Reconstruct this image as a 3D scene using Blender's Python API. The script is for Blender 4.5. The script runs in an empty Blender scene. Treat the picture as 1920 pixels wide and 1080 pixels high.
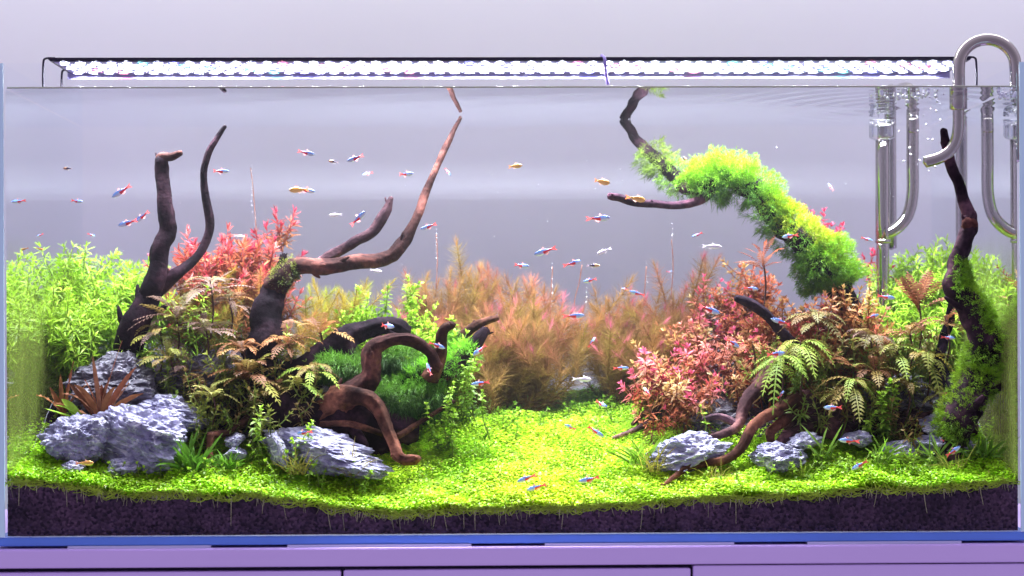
import bpy, math, random
import numpy as np
from mathutils import Vector, Matrix, noise as mnoise

random.seed(7); rng = np.random.default_rng(7)
scene = bpy.context.scene
COL = scene.collection
R = math.radians

# ------------------------------------------------------------------ camera
H = 620.0                       # image row (of 1080) of the horizon
LENS = 62.2
DIST = 2.1
ZC = (1000 - H) * DIST / (LENS / 36 * 1920)
cam_d = bpy.data.cameras.new('camera'); cam = bpy.data.objects.new('camera', cam_d); COL.objects.link(cam)
cam_d.lens = LENS; cam_d.sensor_width = 36.0; cam_d.shift_y = (H - 540) / 1920
cam_d.clip_start = 0.05; cam_d.clip_end = 50
YAW, ROLL = R(1.0), R(-0.22)
cam.matrix_world = Matrix.Translation((-DIST * math.tan(YAW), -DIST, ZC)) @ Matrix.Rotation(-YAW, 4, 'Z') @ Matrix.Rotation(R(90), 4, 'X') @ Matrix.Rotation(ROLL, 4, 'Z')
cam_d.dof.use_dof = True; cam_d.dof.focus_distance = 2.22; cam_d.dof.aperture_fstop = 4.0
scene.camera = cam

# ------------------------------------------------------------------ world, light, exposure
world = bpy.data.worlds.new('World'); scene.world = world; world.use_nodes = True
bg = world.node_tree.nodes['Background']
bg.inputs[0].default_value = (0.80, 0.70, 1.0, 1); bg.inputs[1].default_value = 0.92
wt = world.node_tree; wtc = wt.nodes.new('ShaderNodeTexCoord'); wsx = wt.nodes.new('ShaderNodeSeparateXYZ'); wr = wt.nodes.new('ShaderNodeMapRange'); wm = wt.nodes.new('ShaderNodeMix'); wm.data_type = 'RGBA'
wr.inputs[1].default_value = -1; wr.inputs[2].default_value = 1; wt.links.new(wtc.outputs['Generated'], wsx.inputs[0]); wt.links.new(wsx.outputs[2], wr.inputs[0]); wt.links.new(wr.outputs[0], wm.inputs[0])
wm.inputs[6].default_value = (0.46, 0.36, 0.62, 1); wm.inputs[7].default_value = (1.08, 1.0, 1.32, 1); wr2 = wt.nodes.new('ShaderNodeMapRange'); wr2.inputs[1].default_value = -1; wr2.inputs[2].default_value = .3; wr2.inputs[3].default_value = .40; wr2.inputs[4].default_value = 1.15; wt.links.new(wsx.outputs[1], wr2.inputs[0])
wv = wt.nodes.new('ShaderNodeVectorMath'); wv.operation = 'SCALE'; wt.links.new(wm.outputs[2], wv.inputs[0]); wt.links.new(wr2.outputs[0], wv.inputs['Scale']); wt.links.new(wv.outputs[0], bg.inputs[0])
LED_POWER = 305.0
def area(name, loc, target, sx, sy, power, col):
    l = bpy.data.lights.new(name, 'AREA'); l.shape = 'RECTANGLE'; l.size = sx; l.size_y = sy; l.energy = power; l.color = col
    o = bpy.data.objects.new(name, l); COL.objects.link(o); o.location = loc
    o.rotation_euler = (Vector(target) - Vector(loc)).to_track_quat('-Z', 'Y').to_euler()
    return o
area('added_wall_fill', (0.0, 0.40, 1.5), (0, 0.68, 0.85), 3.0, 0.2, 30, (0.97, 1.0, 1.0))  # unseen area light, added to brighten the wall behind the tank
vs = scene.view_settings
vs.view_transform = 'Standard'; vs.look = 'None'; vs.exposure = 0.17; vs.gamma = 1.0; vs.use_curve_mapping = False
cy = scene.cycles
cy.max_bounces = 6; cy.diffuse_bounces = 2; cy.glossy_bounces = 3; cy.transparent_max_bounces = 24; cy.transmission_bounces = 4
cy.use_denoising = True; cy.use_adaptive_sampling = True; cy.adaptive_threshold = 0.04; cy.volume_bounces = 0; cy.sample_clamp_indirect = 4.0; cy.caustics_reflective = False; cy.caustics_refractive = False

# ------------------------------------------------------------------ helpers
CM = np.array(cam.matrix_world)
def P(px, py, Y):
    """world point on the plane y=Y that the photograph shows at column px, row py"""
    u = (px - 960) / 1920 * 36 / LENS; v = ((540 - py) / 1920 + cam_d.shift_y) * 36 / LENS
    d = CM[:3, :3] @ np.array((u, v, -1.0)); o = CM[:3, 3]
    return o + d * ((Y - o[1]) / d[1])
def S(Y): return (DIST + Y) / (LENS / 36 * 1920)      # metres per photo pixel at depth Y

ZW = P(960, 164, 0)[2]          # water level
ZR = P(960, 120, 0)[2]          # glass rim
XL, XR = P(12, 600, 0)[0], P(1908, 600, 0)[0]
DEP = 0.40

class Acc:
    def __init__(s): s.v = []; s.f = []; s.c = []; s.n = 0
    def add(s, v, f, c=None):
        """v (n,3), f list of (m,k) index arrays, c (n,3) or (3,)"""
        v = np.asarray(v, float).reshape(-1, 3)
        for a in f: s.f.append(np.asarray(a, np.int64) + s.n)
        s.v.append(v)
        if c is None: c = (0.5, 0.5, 0.5)
        c = np.asarray(c, float)
        s.c.append(np.broadcast_to(c, (len(v), 3)).astype(float)); s.n += len(v)
    def mesh(s, name, smooth=True):
        me = bpy.data.meshes.new(name)
        v = np.concatenate(s.v); c = np.concatenate(s.c)
        me.vertices.add(len(v)); me.vertices.foreach_set('co', v.ravel())
        fs = [a.reshape(-1, a.shape[-1]) for a in s.f if a.size]
        tot = np.concatenate([np.full(len(a), a.shape[1]) for a in fs])
        idx = np.concatenate([a.ravel() for a in fs])
        me.loops.add(len(idx)); me.loops.foreach_set('vertex_index', idx.astype(np.int32))
        me.polygons.add(len(tot)); st = np.concatenate([[0], np.cumsum(tot)[:-1]])
        me.polygons.foreach_set('loop_start', st.astype(np.int32)); me.polygons.foreach_set('loop_total', tot.astype(np.int32))
        me.update(calc_edges=True); me.validate()
        at = me.color_attributes.new('Col', 'FLOAT_COLOR', 'POINT')
        at.data.foreach_set('color', np.concatenate([c, np.ones((len(c), 1))], 1).ravel().astype(np.float32))
        me.polygons.foreach_set('use_smooth', np.full(len(tot), smooth))
        return me
    def obj(s, name, mat, parent=None, smooth=True, **kw):
        return link(name, s.mesh(name, smooth), mat, parent, **kw)

def link(name, me, mat, parent=None, label=None, cat=None, group=None, kind=None, loc=None):
    o = bpy.data.objects.new(name, me); COL.objects.link(o)
    if mat is not None and me is not None and not me.materials: me.materials.append(mat)
    if parent is not None: o.parent = parent
    if loc is not None: o.location = loc
    if label: o['label'] = label
    if cat: o['category'] = cat
    if group: o['group'] = group
    if kind: o['kind'] = kind
    return o
def empty(name, label, cat, loc=(0, 0, 0), group=None):
    o = bpy.data.objects.new(name, None); COL.objects.link(o); o.location = tuple(loc); o.empty_display_size = 0.02
    o['label'] = label; o['category'] = cat
    if group: o['group'] = group
    return o

def box_geo(x0, x1, y0, y1, z0, z1, bev=0.0):
    if bev <= 0:
        v = [(x, y, z) for x in (x0, x1) for y in (y0, y1) for z in (z0, z1)]
        f = [(0, 1, 3, 2), (4, 6, 7, 5), (0, 4, 5, 1), (2, 3, 7, 6), (0, 2, 6, 4), (1, 5, 7, 3)]
        return np.array(v), [np.array(f)]
    import bmesh
    bm = bmesh.new(); bmesh.ops.create_cube(bm, size=1)
    for q in bm.verts: q.co = Vector(((x0 + x1) / 2 + q.co.x * (x1 - x0), (y0 + y1) / 2 + q.co.y * (y1 - y0), (z0 + z1) / 2 + q.co.z * (z1 - z0)))
    bmesh.ops.bevel(bm, geom=bm.edges[:], offset=bev, segments=2, affect='EDGES')
    bm.verts.index_update(); v = np.array([q.co[:] for q in bm.verts])
    t = [[q.index for q in f.verts] for f in bm.faces]; bm.free()
    return v, [np.array([a for a in t if len(a) == k]) for k in (3, 4, 5, 6) if any(len(a) == k for a in t)]
def box(name, mat, parent, x0, x1, y0, y1, z0, z1, bev=0.0, **kw):
    a = Acc(); v, f = box_geo(x0, x1, y0, y1, z0, z1, bev); a.add(v, f); return a.obj(name, mat, parent, smooth=False, **kw)

def spline(pts, n):
    pts = np.asarray(pts, float); m = len(pts)
    if m == 2: return pts[0] + (pts[1] - pts[0]) * np.linspace(0, 1, n)[:, None]
    e = np.vstack([2 * pts[0] - pts[1], pts, 2 * pts[-1] - pts[-2]])
    t = np.linspace(0, m - 1 - 1e-6, n); i = t.astype(int); u = (t - i)[:, None]
    p0, p1, p2, p3 = e[i], e[i + 1], e[i + 2], e[i + 3]
    return 0.5 * (2 * p1 + (p2 - p0) * u + (2 * p0 - 5 * p1 + 4 * p2 - p3) * u * u + (3 * p1 - p0 - 3 * p2 + p3) * u ** 3)
def frames(c):
    t = np.gradient(c, axis=0); t /= np.linalg.norm(t, axis=1)[:, None] + 1e-12
    a = np.array((0.13, 0.95, 0.28)); A = np.zeros_like(t)
    for i in range(len(t)):
        a = a - t[i] * a.dot(t[i]); a /= np.linalg.norm(a) + 1e-12; A[i] = a
    return t, A, np.cross(t, A)
def tube(acc, c, r, sides=6, col=None, rough=0.0, seed=0, cap=True):
    c = np.asarray(c, float); n = len(c); r = np.broadcast_to(np.asarray(r, float), (n,))
    t, A, B = frames(c); th = np.linspace(0, 2 * np.pi, sides, endpoint=False)
    rr = np.repeat(r[:, None], sides, 1)
    if rough > 0:
        for i in range(n):
            for k in range(sides):
                q = c[i] + (A[i] * math.cos(th[k]) + B[i] * math.sin(th[k])) * r[i]
                d = mnoise.noise(Vector(q * 24 + seed)) * 0.6 + mnoise.noise(Vector((math.cos(th[k]) * 1.3 + seed, math.sin(th[k]) * 1.3, i * .035))) * 0.8 + mnoise.noise(Vector(q * 120 + seed)) * 0.35
                w_ = th[k] + i * .03; d += .6 * (.6 - 2 * abs(mnoise.noise(Vector((math.cos(w_) * 2.4 + seed, math.sin(w_) * 2.4, i * .022))))) + .3 * mnoise.noise(Vector((math.cos(w_) * 5 + seed, math.sin(w_) * 5, i * .05)))
                rr[i, k] *= 1 + 1.5 * rough * d
    v = c[:, None, :] + A[:, None, :] * (np.cos(th)[None, :, None] * rr[:, :, None]) + B[:, None, :] * (np.sin(th)[None, :, None] * rr[:, :, None])
    v = v.reshape(-1, 3)
    i = np.arange(n - 1)[:, None] * sides; k = np.arange(sides)[None, :]; k2 = (k + 1) % sides
    f = [np.stack([i + k, i + k2, i + sides + k2, i + sides + k], -1).reshape(-1, 4)]
    if cap:
        v = np.vstack([v, c[0] - t[0] * r[0] * .4, c[-1] + t[-1] * r[-1] * .5]); k = np.arange(sides)
        f.append(np.stack([np.full(sides, n * sides), (k + 1) % sides, k], -1))
        f.append(np.stack([np.full(sides, n * sides + 1), (n - 1) * sides + k, (n - 1) * sides + (k + 1) % sides], -1))
    if col is not None and np.ndim(col) == 2 and len(col) == n:
        cc = np.repeat(np.asarray(col), sides, 0)
        if cap: cc = np.vstack([cc, col[0], col[-1]])
        col = cc
    acc.add(v, f, col)
def nrm(a): return a / (np.linalg.norm(a, axis=-1, keepdims=True) + 1e-12)
def leaves(acc, base, d, nor, L, W, droop, col, tipcol=None, fold=0.25):
    """many lanceolate leaves at once, four faces each; arrays of N"""
    base = np.asarray(base, float); N = len(base); d = nrm(np.asarray(d, float)); side = nrm(np.cross(d, nor)); nor = np.cross(side, d)
    L = np.broadcast_to(L, (N,))[:, None]; W = np.broadcast_to(W, (N,))[:, None]; dr = np.broadcast_to(droop, (N,))[:, None]
    def at(t): return base + d * L * t + np.array((0, 0, -1.0)) * dr * L * t * t
    v = np.stack([at(0.0), at(.35) + side * W * .5 + nor * W * fold, at(.35) - side * W * .5 + nor * W * fold,
                  at(.72) + side * W * .36 + nor * W * fold * .6, at(.72) - side * W * .36 + nor * W * fold * .6, at(1.0)], 1)
    col = np.broadcast_to(np.asarray(col, float), (N, 3)); tc = col if tipcol is None else np.broadcast_to(np.asarray(tipcol, float), (N, 3))
    w = np.array((0, .35, .35, .72, .72, 1.0))[None, :, None]
    c = col[:, None, :] * (1 - w) + tc[:, None, :] * w
    o = np.arange(N)[:, None] * 6
    acc.add(v.reshape(-1, 3), [np.concatenate([o + [0, 1, 2], o + [3, 5, 4]]), o + [1, 3, 4, 2]], c.reshape(-1, 3))
def needles(acc, base, d, L, W, col):
    base = np.asarray(base, float); N = len(base); d = nrm(np.asarray(d, float)); s = nrm(np.cross(d, rng.normal(size=(N, 3))))
    L = np.broadcast_to(L, (N,))[:, None]; W = np.broadcast_to(W, (N,))[:, None]
    v = np.stack([base - s * W * .5, base + s * W * .5, base + d * L], 1)
    acc.add(v.reshape(-1, 3), [np.arange(3 * N).reshape(-1, 3)], np.repeat(np.broadcast_to(col, (N, 3)), 3, 0))

# ------------------------------------------------------------------ materials
def newmat(name):
    m = bpy.data.materials.new(name); m.use_nodes = True; nt = m.node_tree; nt.nodes.clear()
    out = nt.nodes.new('ShaderNodeOutputMaterial'); return m, nt, out
def nd(nt, typ, **kw):
    n = nt.nodes.new(typ)
    for k, v in kw.items():
        if hasattr(n, k): setattr(n, k, v)
        else: n.inputs[k.replace('_', ' ')].default_value = v
    return n
def ramp(nt, fac, stops):
    r = nt.nodes.new('ShaderNodeValToRGB'); e = r.color_ramp.elements
    while len(e) < len(stops): e.new(0.5)
    for q, (p, c) in zip(e, stops): q.position = p; q.color = (*c, 1)
    nt.links.new(fac, r.inputs[0]); return r.outputs[0]
def plain(name, col, rough=0.5, metal=0.0, spec=0.5, var=0.0, scale=20, bump=0.0):
    m, nt, out = newmat(name); b = nd(nt, 'ShaderNodeBsdfPrincipled'); b.inputs['Base Color'].default_value = (*col, 1)
    b.inputs['Roughness'].default_value = rough; b.inputs['Metallic'].default_value = metal; b.inputs['Specular IOR Level'].default_value = spec
    tc = nd(nt, 'ShaderNodeTexCoord'); n = nd(nt, 'ShaderNodeTexNoise'); n.inputs['Scale'].default_value = scale; n.inputs['Detail'].default_value = 6
    nt.links.new(tc.outputs['Object'], n.inputs['Vector'])
    if var > 0:
        c = ramp(nt, n.outputs[0], [(0.25, tuple(x * (1 - var) for x in col)), (0.75, tuple(min(1, x * (1 + var)) for x in col))])
        nt.links.new(c, b.inputs['Base Color'])
    if bump > 0:
        bp = nd(nt, 'ShaderNodeBump'); bp.inputs['Strength'].default_value = bump; bp.inputs['Distance'].default_value = 0.002
        nt.links.new(n.outputs[0], bp.inputs['Height']); nt.links.new(bp.outputs[0], b.inputs['Normal'])
    nt.links.new(b.outputs[0], out.inputs[0]); return m
def leafmat(name, trans=0.35, rough=0.45, spec=0.35, vary=0.25, grain=150):
    m, nt, out = newmat(name); L = nt.links.new
    at = nd(nt, 'ShaderNodeAttribute'); at.attribute_name = 'Col'
    oi = nd(nt, 'ShaderNodeObjectInfo'); n = nd(nt, 'ShaderNodeTexNoise'); n.inputs['Scale'].default_value = grain
    tc = nd(nt, 'ShaderNodeTexCoord'); L(tc.outputs['Object'], n.inputs['Vector'])
    mr = nd(nt, 'ShaderNodeMapRange'); mr.inputs[3].default_value = 1 - vary; mr.inputs[4].default_value = 1 + vary; mr.inputs[1].default_value = .3; mr.inputs[2].default_value = .7; L(n.outputs[0], mr.inputs[0])
    mr2 = nd(nt, 'ShaderNodeMapRange'); mr2.inputs[3].default_value = .85; mr2.inputs[4].default_value = 1.15; L(oi.outputs['Random'], mr2.inputs[0])
    mu = nd(nt, 'ShaderNodeMath', operation='MULTIPLY'); L(mr.outputs[0], mu.inputs[0]); L(mr2.outputs[0], mu.inputs[1])
    vm = nd(nt, 'ShaderNodeVectorMath', operation='SCALE'); L(at.outputs['Color'], vm.inputs[0]); L(mu.outputs[0], vm.inputs['Scale'])
    b = nd(nt, 'ShaderNodeBsdfPrincipled'); b.inputs['Roughness'].default_value = rough; b.inputs['Specular IOR Level'].default_value = spec
    L(vm.outputs[0], b.inputs['Base Color'])
    t = nd(nt, 'ShaderNodeBsdfTranslucent'); L(vm.outputs[0], t.inputs[0])
    mx = nd(nt, 'ShaderNodeMixShader'); mx.inputs[0].default_value = trans; L(b.outputs[0], mx.inputs[1]); L(t.outputs[0], mx.inputs[2])
    L(mx.outputs[0], out.inputs[0]); return m
def clearmat(name, col):
    m, nt, out = newmat(name); t = nd(nt, 'ShaderNodeBsdfTransparent'); t.inputs[0].default_value = (*col, 1); nt.links.new(t.outputs[0], out.inputs[0]); return m
def watermat(name, ior=1.06, tint=(1, 1, 1), rip=0.0):
    m, nt, out = newmat(name); L = nt.links.new
    fr = nd(nt, 'ShaderNodeFresnel'); fr.inputs[0].default_value = ior
    t = nd(nt, 'ShaderNodeBsdfTransparent'); g = nd(nt, 'ShaderNodeBsdfGlossy'); g.inputs['Roughness'].default_value = 0.015; g.inputs[0].default_value = (*tint, 1)
    if rip > 0:
        n = nd(nt, 'ShaderNodeTexNoise'); n.inputs['Scale'].default_value = 18; tc = nd(nt, 'ShaderNodeTexCoord'); L(tc.outputs['Object'], n.inputs['Vector'])
        bp = nd(nt, 'ShaderNodeBump'); bp.inputs['Strength'].default_value = rip; bp.inputs['Distance'].default_value = 0.002; L(n.outputs[0], bp.inputs['Height']); L(bp.outputs[0], g.inputs['Normal'])
    mx = nd(nt, 'ShaderNodeMixShader'); L(fr.outputs[0], mx.inputs[0]); L(t.outputs[0], mx.inputs[1]); L(g.outputs[0], mx.inputs[2]); L(mx.outputs[0], out.inputs[0]); return m
def emitmat(name, col, st):
    m, nt, out = newmat(name); e = nd(nt, 'ShaderNodeEmission'); e.inputs[0].default_value = (*col, 1); e.inputs[1].default_value = st; nt.links.new(e.outputs[0], out.inputs[0]); return m
def woodmat():
    m, nt, out = newmat('driftwood'); L = nt.links.new; tc = nd(nt, 'ShaderNodeTexCoord')
    n = nd(nt, 'ShaderNodeTexNoise'); n.inputs['Scale'].default_value = 26; n.inputs['Detail'].default_value = 8; L(tc.outputs['Object'], n.inputs['Vector'])
    n2 = nd(nt, 'ShaderNodeTexNoise'); n2.inputs['Scale'].default_value = 190; n2.inputs['Detail'].default_value = 5; L(tc.outputs['Object'], n2.inputs['Vector'])
    at = nd(nt, 'ShaderNodeAttribute'); at.attribute_name = 'Col'
    c = ramp(nt, n.outputs[0], [(.30, (.25, .22, .28)), (.50, (.8, .72, .75)), (.66, (3.0, 2.5, 2.3))])
    c2 = ramp(nt, n2.outputs[0], [(.3, (.55, .55, .6)), (.7, (1.25, 1.2, 1.15))])
    m1 = nd(nt, 'ShaderNodeMix', data_type='RGBA', blend_type='MULTIPLY'); m1.inputs[0].default_value = 1; L(c, m1.inputs[6]); L(c2, m1.inputs[7])
    m2 = nd(nt, 'ShaderNodeMix', data_type='RGBA', blend_type='MULTIPLY'); m2.inputs[0].default_value = 1; L(m1.outputs[2], m2.inputs[6]); L(at.outputs[0], m2.inputs[7])
    b = nd(nt, 'ShaderNodeBsdfPrincipled'); b.inputs['Roughness'].default_value = .8; b.inputs['Specular IOR Level'].default_value = .06; L(m2.outputs[2], b.inputs['Base Color'])
    bp = nd(nt, 'ShaderNodeBump'); bp.inputs['Strength'].default_value = .7; bp.inputs['Distance'].default_value = .002; L(n2.outputs[0], bp.inputs['Height']); L(bp.outputs[0], b.inputs['Normal'])
    L(b.outputs[0], out.inputs[0]); return m
def rockmat(name, dark, light, vein):
    m, nt, out = newmat(name); L = nt.links.new; tc = nd(nt, 'ShaderNodeTexCoord')
    mp = nd(nt, 'ShaderNodeMapping'); mp.inputs['Rotation'].default_value = (.5, .5, .3); mp.inputs['Scale'].default_value = (1, 1, 1.7); L(tc.outputs['Object'], mp.inputs[0])
    n = nd(nt, 'ShaderNodeTexNoise'); n.inputs['Scale'].default_value = 26; n.inputs['Detail'].default_value = 12; n.inputs['Roughness'].default_value = .66; n.inputs['Distortion'].default_value = .9; L(mp.outputs[0], n.inputs['Vector'])
    v = nd(nt, 'ShaderNodeTexNoise'); v.inputs['Scale'].default_value = 13; v.inputs['Detail'].default_value = 5; v.inputs['Distortion'].default_value = 1.5; L(mp.outputs[0], v.inputs['Vector'])
    s = nd(nt, 'ShaderNodeMath', operation='SUBTRACT'); s.inputs[1].default_value = .5; L(v.outputs[0], s.inputs[0])
    a = nd(nt, 'ShaderNodeMath', operation='ABSOLUTE'); L(s.outputs[0], a.inputs[0])
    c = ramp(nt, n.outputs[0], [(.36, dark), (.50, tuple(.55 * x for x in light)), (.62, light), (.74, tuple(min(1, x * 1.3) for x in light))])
    k0 = ramp(nt, a.outputs[0], [(.0, (1, 1, 1)), (.022, (0, 0, 0))])
    vm_ = nd(nt, 'ShaderNodeTexNoise'); vm_.inputs['Scale'].default_value = 24; L(tc.outputs['Object'], vm_.inputs['Vector'])
    k1 = ramp(nt, vm_.outputs[0], [(.40, (0, 0, 0)), (.56, (1, 1, 1))]); km = nd(nt, 'ShaderNodeMix', data_type='RGBA', blend_type='MULTIPLY'); km.inputs[0].default_value = 1; L(k0, km.inputs[6]); L(k1, km.inputs[7]); k = km.outputs[2]
    mx = nd(nt, 'ShaderNodeMix', data_type='RGBA'); L(k, mx.inputs[0]); L(c, mx.inputs[6]); mx.inputs[7].default_value = (*vein, 1)
    b = nd(nt, 'ShaderNodeBsdfPrincipled'); b.inputs['Roughness'].default_value = .7; b.inputs['Specular IOR Level'].default_value = .3; L(mx.outputs[2], b.inputs['Base Color'])
    bp = nd(nt, 'ShaderNodeBump'); bp.inputs['Strength'].default_value = 1; bp.inputs['Distance'].default_value = .004; L(n.outputs[0], bp.inputs['Height']); L(bp.outputs[0], b.inputs['Normal'])
    L(b.outputs[0], out.inputs[0]); return m
def soilmat():
    m, nt, out = newmat('soil'); L = nt.links.new; tc = nd(nt, 'ShaderNodeTexCoord')
    v = nd(nt, 'ShaderNodeTexVoronoi'); v.inputs['Scale'].default_value = 330; L(tc.outputs['Object'], v.inputs['Vector'])
    n = nd(nt, 'ShaderNodeTexNoise'); n.inputs['Scale'].default_value = 14; L(tc.outputs['Object'], n.inputs['Vector'])
    c = ramp(nt, v.outputs['Color'], [(.1, (.018, .010, .022)), (.9, (.105, .060, .100))])
    c2 = ramp(nt, n.outputs[0], [(.35, (.55, .55, .6)), (.65, (1.25, 1.15, 1.2))])
    m1 = nd(nt, 'ShaderNodeMix', data_type='RGBA', blend_type='MULTIPLY'); m1.inputs[0].default_value = 1; L(c, m1.inputs[6]); L(c2, m1.inputs[7])
    b = nd(nt, 'ShaderNodeBsdfPrincipled'); b.inputs['Roughness'].default_value = .85; b.inputs['Specular IOR Level'].default_value = .25; L(m1.outputs[2], b.inputs['Base Color'])
    bp = nd(nt, 'ShaderNodeBump', invert=True); bp.inputs['Strength'].default_value = 1; bp.inputs['Distance'].default_value = .002; L(v.outputs['Distance'], bp.inputs['Height']); L(bp.outputs[0], b.inputs['Normal'])
    L(b.outputs[0], out.inputs[0]); return m
def algaemat():
    m, nt, out = newmat('algae'); L = nt.links.new; tc = nd(nt, 'ShaderNodeTexCoord')
    mp = nd(nt, 'ShaderNodeMapping'); mp.inputs['Scale'].default_value = (1, 60, 3.5); L(tc.outputs['Object'], mp.inputs[0])
    n = nd(nt, 'ShaderNodeTexNoise'); n.inputs['Scale'].default_value = 2.0; n.inputs['Detail'].default_value = 6; L(mp.outputs[0], n.inputs['Vector'])
    n2 = nd(nt, 'ShaderNodeTexNoise'); n2.inputs['Scale'].default_value = 260; L(tc.outputs['Object'], n2.inputs['Vector'])
    at = nd(nt, 'ShaderNodeAttribute'); at.attribute_name = 'Col'
    mr = nd(nt, 'ShaderNodeMapRange'); mr.inputs[1].default_value = .3; mr.inputs[2].default_value = .7; mr.inputs[3].default_value = .35; mr.inputs[4].default_value = 1; L(n.outputs[0], mr.inputs[0])
    mr2 = nd(nt, 'ShaderNodeMapRange'); mr2.inputs[1].default_value = .35; mr2.inputs[2].default_value = .65; mr2.inputs[3].default_value = .7; mr2.inputs[4].default_value = 1; L(n2.outputs[0], mr2.inputs[0])
    q = nd(nt, 'ShaderNodeMath', operation='MULTIPLY'); L(mr.outputs[0], q.inputs[0]); L(mr2.outputs[0], q.inputs[1])
    q2 = nd(nt, 'ShaderNodeMath', operation='MULTIPLY'); L(q.outputs[0], q2.inputs[0]); L(at.outputs['Fac'], q2.inputs[1])
    t = nd(nt, 'ShaderNodeBsdfTransparent'); d = nd(nt, 'ShaderNodeBsdfDiffuse'); d.inputs[0].default_value = (.46, .60, .12, 1)
    tr = nd(nt, 'ShaderNodeBsdfTranslucent'); tr.inputs[0].default_value = (.46, .60, .12, 1); ad = nd(nt, 'ShaderNodeMixShader'); ad.inputs[0].default_value = .5; L(d.outputs[0], ad.inputs[1]); L(tr.outputs[0], ad.inputs[2])
    mx = nd(nt, 'ShaderNodeMixShader'); L(q2.outputs[0], mx.inputs[0]); L(t.outputs[0], mx.inputs[1]); L(ad.outputs[0], mx.inputs[2]); L(mx.outputs[0], out.inputs[0]); return m
def colmat(name, rough=.35, metal=0.0, spec=.6):
    m, nt, out = newmat(name); at = nd(nt, 'ShaderNodeAttribute'); at.attribute_name = 'Col'
    b = nd(nt, 'ShaderNodeBsdfPrincipled'); b.inputs['Roughness'].default_value = rough; b.inputs['Metallic'].default_value = metal; b.inputs['Specular IOR Level'].default_value = spec
    nt.links.new(at.outputs[0], b.inputs['Base Color']); nt.links.new(b.outputs[0], out.inputs[0]); return m

M = dict(
    wall=plain('wall_paint', (.60, .59, .645), .9, spec=.1, var=.015, scale=3, bump=.05),
    cab=plain('lavender_lacquer', (.68, .50, .92), .4, spec=.3, var=.02, scale=5),
    gap=plain('cabinet_shadow_gap', (.02, .012, .05), .6),
    pane=clearmat('clear_glass', (.985, .99, 1.0)),
    edge=plain('pale_blue_glass_edge', (.60, .84, 1.0), .25, var=.06, scale=8),
    base=plain('deep_blue_glass_edge', (.11, .24, .75), .2, var=.12, scale=6),
    water=watermat('water', 1.33, (.97, .98, 1.0), .008), waterside=watermat('water_side', 1.33, (.95, .97, 1.0), 0), foot=plain('foam_pad', (.55, .55, .75), .8),
    black=plain('black_anodised', (.025, .02, .045), .35, .3), board=plain('led_board', (.45, .42, .75), .35),
    led=emitmat('led_white', (.90, .97, 1.0), LED_POWER), ledr=emitmat('led_red', (1, .30, .38), 110), ledb=emitmat('led_blue', (.40, .42, 1.0), 110), ledg=emitmat('led_green', (.30, .95, .75), 90),
    steel=plain('polished_steel', (.42, .385, .36), .10, 1.0, var=.04, scale=10), acryl=None,
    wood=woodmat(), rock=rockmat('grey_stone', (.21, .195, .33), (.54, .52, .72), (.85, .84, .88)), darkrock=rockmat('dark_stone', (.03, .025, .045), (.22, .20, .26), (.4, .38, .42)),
    soil=soilmat(), leaf=leafmat('stem_leaf', .35), carpet=leafmat('carpet_leaf', .42, .35, .5, .30, 60), moss=leafmat('moss_frond', .3, .5, .3, .4, 70), fine=leafmat('feathery_leaf', .45, .6, .1, .3, 40),
    fern=leafmat('lobed_leaf', .25, .5, .15, .22, 120), algae=algaemat(), fish=colmat('fish_scales', .28, .25, .8), fin=leafmat('fish_fin', .5, .4), eye=plain('fish_eye', (.01, .01, .015), .1), root=leafmat('root', .3),
    bubble=None)
def glassy(name):
    m, nt, out = newmat(name); L = nt.links.new; lw = nd(nt, 'ShaderNodeLayerWeight'); lw.inputs[0].default_value = .45
    t = nd(nt, 'ShaderNodeBsdfTransparent'); t.inputs[0].default_value = (.93, .94, .98, 1); g = nd(nt, 'ShaderNodeBsdfGlossy'); g.inputs['Roughness'].default_value = .08
    mx = nd(nt, 'ShaderNodeMixShader'); L(lw.outputs['Facing'], mx.inputs[0]); L(t.outputs[0], mx.inputs[1]); L(g.outputs[0], mx.inputs[2]); L(mx.outputs[0], out.inputs[0]); return m
def cupmat():
    m, nt, out = newmat('added_diode_cup'); L = nt.links.new; d = nd(nt, 'ShaderNodeBsdfDiffuse'); d.inputs[0].default_value = (.55, .53, .62, 1); t = nd(nt, 'ShaderNodeBsdfTranslucent'); t.inputs[0].default_value = (.55, .53, .62, 1)
    mx = nd(nt, 'ShaderNodeMixShader'); L(d.outputs[0], mx.inputs[1]); L(t.outputs[0], mx.inputs[2]); L(mx.outputs[0], out.inputs[0]); return m
M['cup'] = cupmat()
M['acryl'] = glassy('clear_acrylic'); M['bubble'] = plain('bubble', (.9, .92, 1.0), .08, .6)

# ------------------------------------------------------------------ setting: wall, cabinet
a = Acc(); a.add([(-6, .68, -3), (6, .68, -3), (6, .68, 3.2), (-6, .68, 3.2)], [np.array([[0, 1, 2, 3]])]); a.obj('wall', M['wall'], kind='structure')

zc0 = P(960, 1019, -.01)[2]                       # underside of the base pane
cab = empty('cabinet', 'lavender lacquered cabinet with flat doors under the aquarium', 'cabinet', (0, 0, zc0 - .003))
def under(o): o.location = (0, 0, -(zc0 - .003)); return o
zt = zc0 - .003; YF = -.022
under(box('top_panel', M['cab'], cab, -1.0, 1.0, YF, .46, zt - .0215, zt, .0012))
under(box('carcass', M['gap'], cab, -.99, .99, YF + .016, .45, zt - .7, zt - .0225))
x1, x2, x3 = P(641.5, 1070, YF)[0], P(1297.5, 1070, YF)[0], 1.0
g = .0016
for xa, xb, dz in ((-1.0, x1 - g, .0268), (x1 + g, x2 - g, .0262), (x2 + g, 1.0, .0232)):
    under(box('door', M['cab'], cab, xa, xb, YF + .001, YF + .015, zt - .68, zt - dz, .001))

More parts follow.
